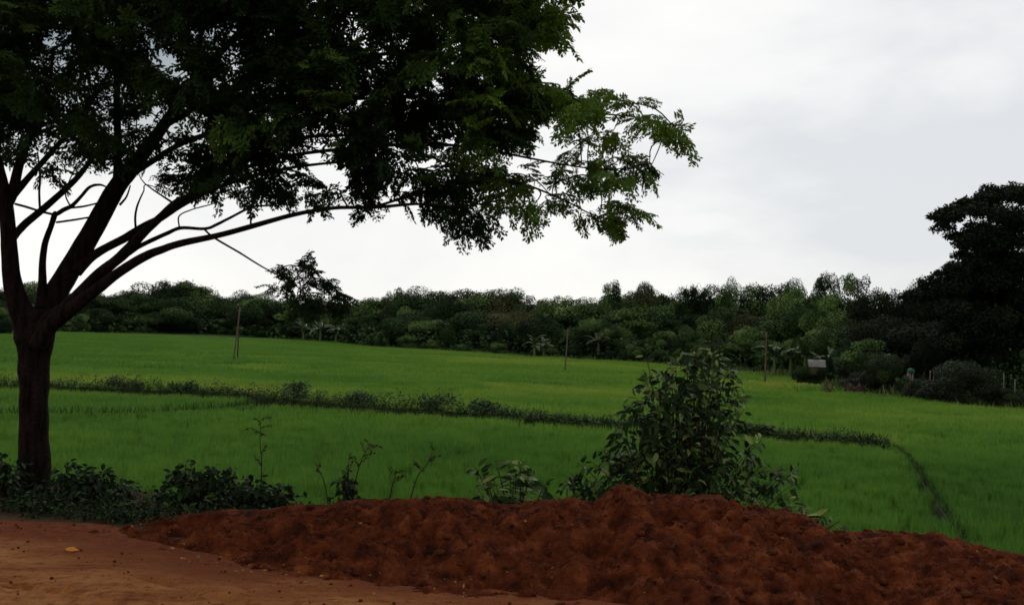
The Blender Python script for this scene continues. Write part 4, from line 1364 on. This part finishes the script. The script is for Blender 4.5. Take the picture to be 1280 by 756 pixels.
for y_ in np.arange(-85, 270, 21):
    for x_ in gx_:
        px_, py_ = x_ + rng.uniform(-11, 11), y_ + rng.uniform(-9, 9)
        if not inside(CROWN, px_, py_) or any((px_ - h[0]) ** 2 + (py_ - h[1]) ** 2 < (h[2] + 11) ** 2 for h in HOLES):
            continue
        dens = (0.82 if px_ < 330 else 0.88) if py_ < 150 else (0.8 if py_ < 195 or px_ > 420 else 0.64)
        for rep in range(2):
            if rng.rand() < dens:
                CL.append((px_ + rng.randn() * 4, py_ + rng.randn() * 4, rng.uniform(13, 22), 9, rng.uniform(10.2, 14.2)))
# the fringe, clump by clump
FR = [(128, 112, 14, 9), (168, 166, 12, 8), (120, 192, 11, 7), (140, 178, 10, 7), (64, 66, 12, 8), (696, 28, 10, 8), (686, 6, 12, 9), (670, 30, 12, 9), (692, 18, 12, 9), (676, 48, 11, 8), (655, 62, 12, 8), (640, 90, 14, 9), (690, 112, 13, 9), (712, 118, 13, 10), (745, 122, 12, 9), (770, 124, 12, 9), (797, 130, 12, 9), (815, 150, 10, 6), (832, 150, 9, 6), (848, 158, 10, 7), (858, 170, 8, 6), (842, 174, 8, 4), (775, 165, 10, 6), (745, 175, 12, 8), (722, 190, 9, 5), (735, 205, 12, 8),
      (762, 206, 13, 10), (786, 200, 11, 8), (806, 205, 11, 8), (820, 214, 8, 5), (790, 222, 9, 6), (770, 236, 9, 6), (745, 240, 11, 8), (720, 238, 11, 8), (690, 262, 11, 7), (668, 272, 12, 8), (640, 270, 13, 8), (715, 258, 9, 5), (735, 280, 9, 4), (758, 284, 8, 4), (770, 276, 10, 7), (790, 276, 10, 8), (798, 284, 8, 6), (768, 298, 7, 4),
      (540, 268, 12, 8), (556, 276, 13, 10), (575, 282, 13, 11), (594, 280, 12, 9), (565, 292, 10, 7), (600, 290, 8, 5), (586, 294, 9, 6), (530, 262, 9, 5), (615, 258, 12, 8), (460, 266, 9, 5), (455, 276, 6, 3), (405, 258, 10, 5), (330, 246, 11, 6), (290, 245, 12, 7), (255, 242, 10, 5), (310, 258, 8, 3), (232, 240, 9, 5), (200, 222, 12, 7),
      (172, 215, 8, 4), (195, 250, 5, 2), (60, 210, 8, 4), (75, 196, 11, 6), (28, 172, 12, 7), (10, 195, 10, 6), (5, 150, 14, 9), (100, 182, 12, 7), (116, 192, 9, 5), (66, 220, 6, 2), (358, 250, 9, 5), (385, 255, 8, 4), (430, 256, 8, 4), (500, 256, 9, 5), (652, 240, 14, 9), (700, 230, 10, 6)]
for f_ in FR:
    CL.append((f_[0] - (8 if f_[0] > 700 else 0), f_[1] - (16 if f_[1] > 225 else 2), f_[2], f_[3] + (1 if f_[0] > 690 else 0), rng.uniform(10.4, 12.6)))
TUFT = [(352, 340, 9, 7), (372, 336, 10, 9), (390, 342, 11, 10), (408, 356, 12, 12), (386, 358, 14, 14), (366, 356, 12, 11), (348, 360, 8, 5), (412, 374, 12, 11), (392, 376, 13, 12), (372, 374, 10, 8), (422, 386, 8, 7), (405, 388, 9, 8), (384, 388, 8, 6)]
for f_ in TUFT:
    CL.append((f_[0], f_[1] - 5, f_[2] * 0.7, f_[3] - 1, rng.uniform(11.2, 12.0)))
gl = Geo()
gw = Geo()
FRINGE = []
for ci in range(len(CL)):
    c = PY(CL[ci][0], CL[ci][1], CL[ci][4]) - tb
    CL[ci] = CL[ci] + (c, float(((NX - c) ** 2).sum(1).min()), ci >= len(CL) - len(FR) - len(TUFT), ci >= len(CL) - len(TUFT))
CL.sort(key=lambda a: a[6])
GN = np.zeros((len(NX) + len(CL), 3))
GN[:len(NX)] = NX
GR = np.concatenate([NR, np.full(len(CL), 0.007)])
gn = len(NX)
for ci, (px_, py_, rp_, ns, Y_, c, _q, fringe, tuft) in enumerate(CL):
    rad = rp_ * pxm(Y_)
    d2 = ((GN[:gn] - c) ** 2).sum(1)
    i = int(np.argmin(d2))
    GN[gn] = c
    gn += 1
    if math.sqrt(d2[i]) > 0.08:
        a = GN[i]
        m_ = (a + c) / 2 + np.array([rng.randn() * 0.06, rng.randn() * 0.06, 0.04])
        tube(gw, [a, m_, c], [min(GR[i], 0.014), 0.008, 0.005], 4, 3, cap=False)
    pos = c + rng.randn(ns, 3) * rad * np.array([0.55, 0.75, 0.42])
    hor = rng.randn(ns, 3) * 0.8
    hor[:, 2] *= 0.35
    hor += unit(c - GN[i]) * 0.6 + np.array([0, 0, -0.2])
    nr_ = rng.randn(ns, 3) * 0.45 + np.array([0, 0, 1.0])
    sz_ = (0.19 + 0.13 * rng.rand(ns)) * (0.62 if tuft else (0.82 if fringe else 1.0))
    backlit = px_ > 600 and fringe  # right fringe painted paler, light shining through the leaves put into their colour
    tn = np.clip(0.38 + 0.5 * (rng.rand() - 0.5) + (0.25 if backlit else 0.28 * min(1.0, max(0.0, (px_ - 540) / 130.0))) + 0.3 * (rng.rand(ns) - 0.5), 0, 1)  # inner sprays also paler towards the right, the same painted light
    for v in range(4):
        sel = np.arange(ns) % 4 == v
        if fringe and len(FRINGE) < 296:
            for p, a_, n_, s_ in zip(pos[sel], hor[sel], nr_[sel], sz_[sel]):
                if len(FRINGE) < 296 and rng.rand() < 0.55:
                    FRINGE.append((v, p, a_, n_, s_, backlit))
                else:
                    stamp(gl, SPR[v][0], SPR[v][1], [p], [a_], [n_], s_, 0.78 if backlit else 0.4)
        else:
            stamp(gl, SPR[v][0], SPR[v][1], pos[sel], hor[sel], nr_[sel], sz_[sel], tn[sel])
tag(link('crown', gl.mesh('crown', M_rain), tree), kind='stuff')
tag(link('twigs', gw.mesh('twigs', M_bark), tree), kind='stuff')


def frame(axis, normal):
    x = unit(np.asarray(axis, float))
    y = unit(np.cross(np.asarray(normal, float), x))
    z = np.cross(x, y)
    return Matrix(((x[0], y[0], z[0]), (x[1], y[1], z[1]), (x[2], y[2], z[2]))).to_euler()


SPM = {}
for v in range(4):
    for lit in (False, True):
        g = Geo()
        g.add(SPR[v][0], SPR[v][1], 0.8 if lit else 0.4)  # paler copy of the spray carries the painted light
        SPM[v, lit] = g.mesh('leaf_spray', M_rain)
for v, p, a_, n_, s_, lit in FRINGE:
    link('leaf_spray', SPM[v, lit], tree, loc=p, rot=frame(a_, n_), scale=(s_,) * 3)

# ------------------------------------------------------------------ broad-leaved bush behind the heap
rng = np.random.RandomState(99)
BY = 12.6


def leafy_plant(name, base, clusters, label, mat, leaf, n_part, Yspread, cat='bush', group=None, stems=8, per=1.0, tone=0.4, wide=1.0, bright=0.12, TV=LEAF8, droop=0.5, tips=(), tip_depth=12.0, per_shoot=17, root_w=0.2):
    """a bush with stems; the nearest leaves are parts of their own, the rest one mass"""
    o = empty(name, base)
    tag(o, label, cat, group)
    pts = []
    gs = Geo()
    for k, (px_, py_, rp_, Y_) in enumerate(clusters):
        c = PY(px_, py_, Y_ + rng.uniform(-Yspread, Yspread)) - base
        rad = rp_ * pxm(Y_)
        nl = max(3, int(per * 30 * (rp_ / 30.0) ** 1.5))
        d = unit(rng.randn(nl, 3))
        p = c + d * (rad * (0.35 + 0.65 * rng.rand(nl) ** 0.6))[:, None]
        ax_ = unit(d * np.array([1, 1, 0.5]) + rng.randn(nl, 3) * 0.6) + np.array([0.1, -0.1, -droop])
        nr_ = unit(d * 0.5 + np.array([0, -0.4, 0.7]) + rng.randn(nl, 3) * 0.6)
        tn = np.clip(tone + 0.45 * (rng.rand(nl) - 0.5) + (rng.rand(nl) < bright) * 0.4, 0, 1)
        s_ = leaf * (0.6 + 0.75 * rng.rand(nl))
        pts += list(zip(p, ax_, nr_, s_, tn))
        if k < stems * 3:
            root = np.array([rng.randn() * 0.08, rng.randn() * 0.08, 0])
            tube(gs, [root, c * np.array([0.45, 0.45, 0.6]) + rng.randn(3) * 0.03, c], [0.018, 0.012, 0.004], 5, 4)
    for tx, ty in tips:
        c = PY(tx, ty, tip_depth + rng.uniform(-Yspread, Yspread)) - base
        fr_ = rng.uniform(0.3, 0.62)
        root = np.array([rng.uniform(-1, 1) * root_w * 0.5 + 0.42 * c[0], rng.uniform(-1, 1) * root_w, fr_ * c[2]])
        hgt = (1 - fr_) * c[2]
        P3 = [root, root + (c - root) * 0.4 + np.array([0, 0, 0.12 * hgt]), root + (c - root) * 0.75 + np.array([0, 0, 0.10 * hgt]), c]
        C_, R_ = tube(gs, P3, [0.009, 0.007, 0.005, 0.003], 5, 5)
        T_ = unit(np.gradient(C_, axis=0))
        nl = int(per_shoot * (0.7 + 0.6 * rng.rand()))
        f_ = np.clip(0.1 + 0.9 * np.sort(rng.rand(nl) ** 0.8), 0, 1) * (len(C_) - 1)
        i_ = np.clip(f_.astype(int), 0, len(C_) - 2)
        p = C_[i_] + (C_[i_ + 1] - C_[i_]) * (f_ - i_)[:, None]
        out_ = unit(np.cross(T_[i_], rng.randn(nl, 3)))
        big = leaf * (0.5 + 0.8 * rng.rand(nl)) * np.where(f_ > 0.9 * (len(C_) - 1), 0.75, 1.0)
        ax_ = unit(T_[i_] * 0.55 + out_) + np.array([0.12, 0.0, -droop]) * (0.4 + 1.1 * rng.rand(nl))[:, None]
        p = p + out_ * 0.035
        nr_ = unit(T_[i_] * 0.2 + np.array([0.1, -0.75, 0.6]) + rng.randn(nl, 3) * 0.5)
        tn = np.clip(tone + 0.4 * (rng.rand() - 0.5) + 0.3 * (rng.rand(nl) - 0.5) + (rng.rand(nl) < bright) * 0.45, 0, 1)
        pts += list(zip(p, ax_, nr_, big, tn))
    link('stem', gs.mesh('stem', M_stalk), o)
    pts.sort(key=lambda a: a[0][1])           # nearest to the road first
    tones = [0.15, 0.35, 0.5, 0.85]
    lm = []
    for t in tones:
        g_ = Geo()
        g_.add(TV * np.array([1, wide, 1]), LEAF8F, t)
        lm.append(g_.mesh('leaf', mat))
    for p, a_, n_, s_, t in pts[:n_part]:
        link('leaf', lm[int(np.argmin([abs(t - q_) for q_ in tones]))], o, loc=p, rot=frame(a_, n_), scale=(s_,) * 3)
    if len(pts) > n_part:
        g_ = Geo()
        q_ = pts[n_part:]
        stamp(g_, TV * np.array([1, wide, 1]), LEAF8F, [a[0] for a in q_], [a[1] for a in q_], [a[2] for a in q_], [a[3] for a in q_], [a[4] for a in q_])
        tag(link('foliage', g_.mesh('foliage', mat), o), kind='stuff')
    return o


b = PY(850, 650, BY)
b[2] = float(bank_z(b[0], BY))
cl = [(852, 470, 20), (878, 470, 22), (850, 500, 28), (872, 500, 30), (840, 545, 36), (868, 540, 38), (890, 560, 32), (815, 590, 36), (850, 590, 42), (885, 605, 36), (785, 600, 26), (910, 600, 24), (835, 520, 26), (895, 515, 20), (820, 560, 28), (760, 605, 18), (735, 610, 14), (935, 610, 16), (820, 478, 18), (802, 502, 18), (905, 470, 17), (915, 490, 14), (895, 445, 13), (862, 442, 13), (790, 522, 16), (910, 522, 18), (780, 548, 16), (770, 580, 18), (935, 575, 15), (965, 600, 13), (720, 608, 14)]
bt_tips = [(806, 438), (858, 428), (872, 430), (886, 425), (897, 434), (912, 455), (924, 488), (838, 452), (815, 470), (796, 498), (776, 525), (905, 505), (930, 512), (915, 540), (940, 556), (952, 550), (762, 548), (750, 558), (737, 575), (724, 590), (706, 600), (692, 618), (702, 628), (962, 600), (985, 592),
           (1000, 586), (976, 610), (946, 622), (930, 636), (915, 628), (958, 578), (782, 560), (800, 540), (822, 500), (850, 478), (870, 468), (890, 478), (860, 520), (882, 540), (840, 550), (900, 570), (820, 580), (790, 600), (762, 600), (870, 590), (900, 606), (742, 606), (840, 600), (845, 455), (880, 450), (900, 475), (815, 520), (835, 505)]
bt_tips = bt_tips + [(a + rng.randn() * 9, c + abs(rng.randn()) * 12) for a, c in bt_tips] + [(a + rng.randn() * 10, c + abs(rng.randn()) * 18) for a, c in bt_tips[30:]]
leafy_plant('broad_leaved_bush', b, [(a, c, r_, BY) for a, c, r_ in cl], 'tall leaning broad-leaved bush behind the red earth heap', M_bush, 0.13, 298, 0.45, stems=4, per=2.4, tone=0.26, wide=0.78, bright=0.22, tips=bt_tips, tip_depth=BY)  # bright: share of leaves painted paler, sheen highlights put into the colour

b = PY(645, 650, 11.6)
b[2] = float(bank_z(b[0], 11.6))
sp_tips = [(590, 580), (603, 590), (620, 583), (635, 577), (650, 580), (668, 592), (682, 605), (612, 605), (642, 598), (598, 612), (660, 612), (628, 612), (645, 588), (615, 596)]
leafy_plant('leafy_sapling', b, [(640, 618, 14, 11.6), (612, 620, 12, 11.6), (665, 620, 12, 11.6)],
            'low plant with pale broad leaves just left of the tall broad-leaved bush', M_bush, 0.15, 150, 0.25, stems=2, per=1.5, tone=0.42, bright=0.35, wide=0.75, tips=sp_tips, tip_depth=11.6, per_shoot=11, root_w=0.1)
b = PY(1010, 680, 10.9)
b[2] = float(bank_z(b[0], 10.9))
rs_tips = [(984, 622), (998, 629), (1012, 640), (1026, 648), (1050, 651), (1040, 656), (994, 640), (1006, 650)]
leafy_plant('leafy_sapling', b, [(1000, 650, 10, 10.9)],
            'drooping sapling with long leaves behind the right shoulder of the heap', M_bush, 0.15, 70, 0.12, stems=1, per=1.3, tone=0.5, bright=0.35, wide=0.6, tips=rs_tips, tip_depth=10.9, per_shoot=9, root_w=0.08)

# ------------------------------------------------------------------ roadside shrubs on the left
SG = 'dark shrubs along the roadside'
for clus, lab in (
        ([(20, 590, 18), (5, 600, 20), (-10, 580, 20), (15, 620, 22), (-20, 610, 24), (30, 625, 18)], 'dark shrub at the left foot of the big tree trunk'),
        ([(85, 590, 16), (100, 598, 18), (75, 608, 22), (110, 612, 22), (90, 620, 24), (128, 600, 14), (140, 612, 18), (150, 622, 16), (120, 628, 20), (60, 622, 20)], 'broad dark shrub directly right of the big tree trunk'),
        ([(232, 580, 7), (222, 596, 14), (240, 604, 18), (225, 614, 20), (262, 596, 15), (275, 590, 11), (270, 612, 22), (250, 622, 22), (210, 622, 14)], 'dark shrub with a spiky top, second right of the big tree trunk'),
        ([(300, 606, 16), (318, 612, 18), (290, 618, 18), (335, 620, 16), (352, 616, 12), (365, 624, 12), (320, 628, 18), (345, 630, 14)], 'low dark shrub tapering down to the left end of the red heap'),
        ([(432, 612, 12), (425, 624, 12), (440, 624, 12), (434, 600, 8)], 'small dark shrub rising from behind the low part of the red heap')):
    m_ = np.mean([c[:2] for c in clus], axis=0)
    Ys = 11.4
    b = PY(m_[0], 645, Ys)
    b[2] = float(bank_z(b[0], Ys)) - 0.02
    c2 = [(c[0] + rng.randn() * 5, c[1] + rng.randn() * 5, c[2] * 0.8) for c in clus] + clus
    leafy_plant('roadside_shrub', b, [(c[0], c[1], c[2], Ys) for c in c2], lab, M_shrub, 0.085, 110, 0.35, group=SG, stems=5, per=3.4, tone=0.35, bright=0.08)

PGR = 'small bright plants at the road edge'
for px_, py_, lab in ((36, 634, 'small bright-leaved plant at the road edge in front of the big tree trunk'), (135, 632, 'small green plant at the road edge below the broad dark shrub'), (178, 632, 'small yellow-green plant in the gap between the two dark shrubs'), (222, 632, 'small pale green plant at the foot of the spiky-topped shrub'), (268, 638, 'bright green low plant before the shrubs, near the start of the heap')):
    Ys = 10.9
    b = PY(px_, py_ + 14, Ys)
    b[2] = float(bank_z(b[0], Ys))
    leafy_plant('young_plant', b, [(px_, py_, 9, Ys), (px_ + 9, py_ + 3, 8, Ys), (px_ - 9, py_ + 4, 8, Ys)], lab, M_shrub, 0.12, 40, 0.08, cat='plant', group=PGR, stems=2, per=1.9, tone=0.8, bright=0.4, wide=0.8, droop=0.1)

# ground-hugging weeds along the left road edge and down the bank
g = Geo()
for _ in range(900):
    x_ = rng.uniform(-9, 9)
    y_ = rng.uniform(10.3, 14.6) if x_ < -3 else rng.uniform(11.3, 14.6)
    z_ = float(bank_z(x_, y_))
    leaf_ball(g, (x_, y_, z_ + 0.05), 0.10 + 0.1 * rng.rand(), 14, 0.075, rng, tone=0.3 + 0.35 * rng.rand(), tvar=0.5, squash=0.7)
for _ in range(700):
    x_ = rng.uniform(-9, -2.6)
    y_ = 10.35 + abs(rng.randn()) * 0.35 + 0.2 * math.sin(x_ * 2.1)
    leaf_ball(g, (x_, y_, 0.03), 0.06 + 0.05 * rng.rand(), 8, 0.06, rng, tone=0.3 + 0.5 * rng.rand(), tvar=0.5, squash=0.6)
tag(link('bank_weeds', g.mesh('bank_weeds', M_shrub)), kind='stuff')

# dry stalks standing against the rice
DG = 'dry weed stalks behind the heap'
for pts, br, lab in (
        ([(326, 610), (327, 580), (325, 552), (326, 524)], [(0.35, -10, -9), (0.5, 7, -10), (0.85, -16, -6), (0.9, 12, -4), (0.97, -9, -7), (1, 10, -3), (0.8, 6, 4)], 'tall thin dry stalk standing among the left shrubs'),
        ([(412, 628), (406, 605), (400, 590), (393, 577)], [(0.6, -5, -6), (0.85, 4, -6)], 'thin bare leaning stalk left of the reddish dry stalk'),
        ([(433, 628), (435, 600), (436, 580), (436, 566)], [(0.4, -3, -12), (0.5, 4, -14), (0.75, 2, -10)], 'reddish brown dry stalk rising from the small dark shrub'),
        ([(438, 622), (447, 590), (455, 568), (464, 553)], [(0.4, -7, -12), (0.5, 13, -9), (0.65, 14, -7), (0.75, -8, -12), (0.85, 12, -4), (0.95, 14, 1), (0.95, -8, -6)], 'branching dry weed stalk just right of the reddish dry stalk'),
        ([(484, 628), (490, 608), (494, 596), (495, 585)], [(0.4, 12, -8), (0.6, 14, -4), (0.8, -6, -8), (0.85, 10, -5)], 'short twiggy dry stalk between two taller leaning ones'),
        ([(506, 630), (520, 600), (532, 582), (545, 558)], [(0.55, -12, -12), (0.65, -14, -4), (0.75, 10, -8), (0.85, 12, -3), (0.95, -4, -10)], 'long dry weed stalk leaning right above the heap')):
    Ys = 11.5
    b = PY(pts[0][0], pts[0][1], Ys)
    o = empty('dry_stalk', b)
    tag(o, lab, 'weed stalk', DG)
    P = np.array([PY(p[0], p[1], Ys) - b for p in pts])
    P[0, 2] = float(bank_z(b[0], Ys)) - b[2] - 0.03
    g = Geo()
    C_, R_ = tube(g, P, [0.009, 0.007, 0.005, 0.003], 5, 5)
    link('stem', g.mesh('stem', M_stalk), o)
    for t, dx, dy in br:
        a = C_[min(int(t * (len(C_) - 1)), len(C_) - 1)]
        e_ = a + np.array([dx, rng.randn() * 5, -dy]) * pxm(Ys)
        g = Geo()
        tube(g, [a, (a + e_) / 2 + np.array([0, 0, 0.01]), e_], [0.004, 0.003, 0.002], 5, 3)
        n = 9
        q_ = rng.rand(n)[:, None]
        stamp(g, LEAF4, LEAF4F, a + (e_ - a) * q_, rng.randn(n, 3) * 0.6 + (e_ - a) * 6, rng.randn(n, 3), 0.025 + 0.03 * rng.rand(n), 0.3)
        link('twig', g.mesh('twig', M_stalk), o)
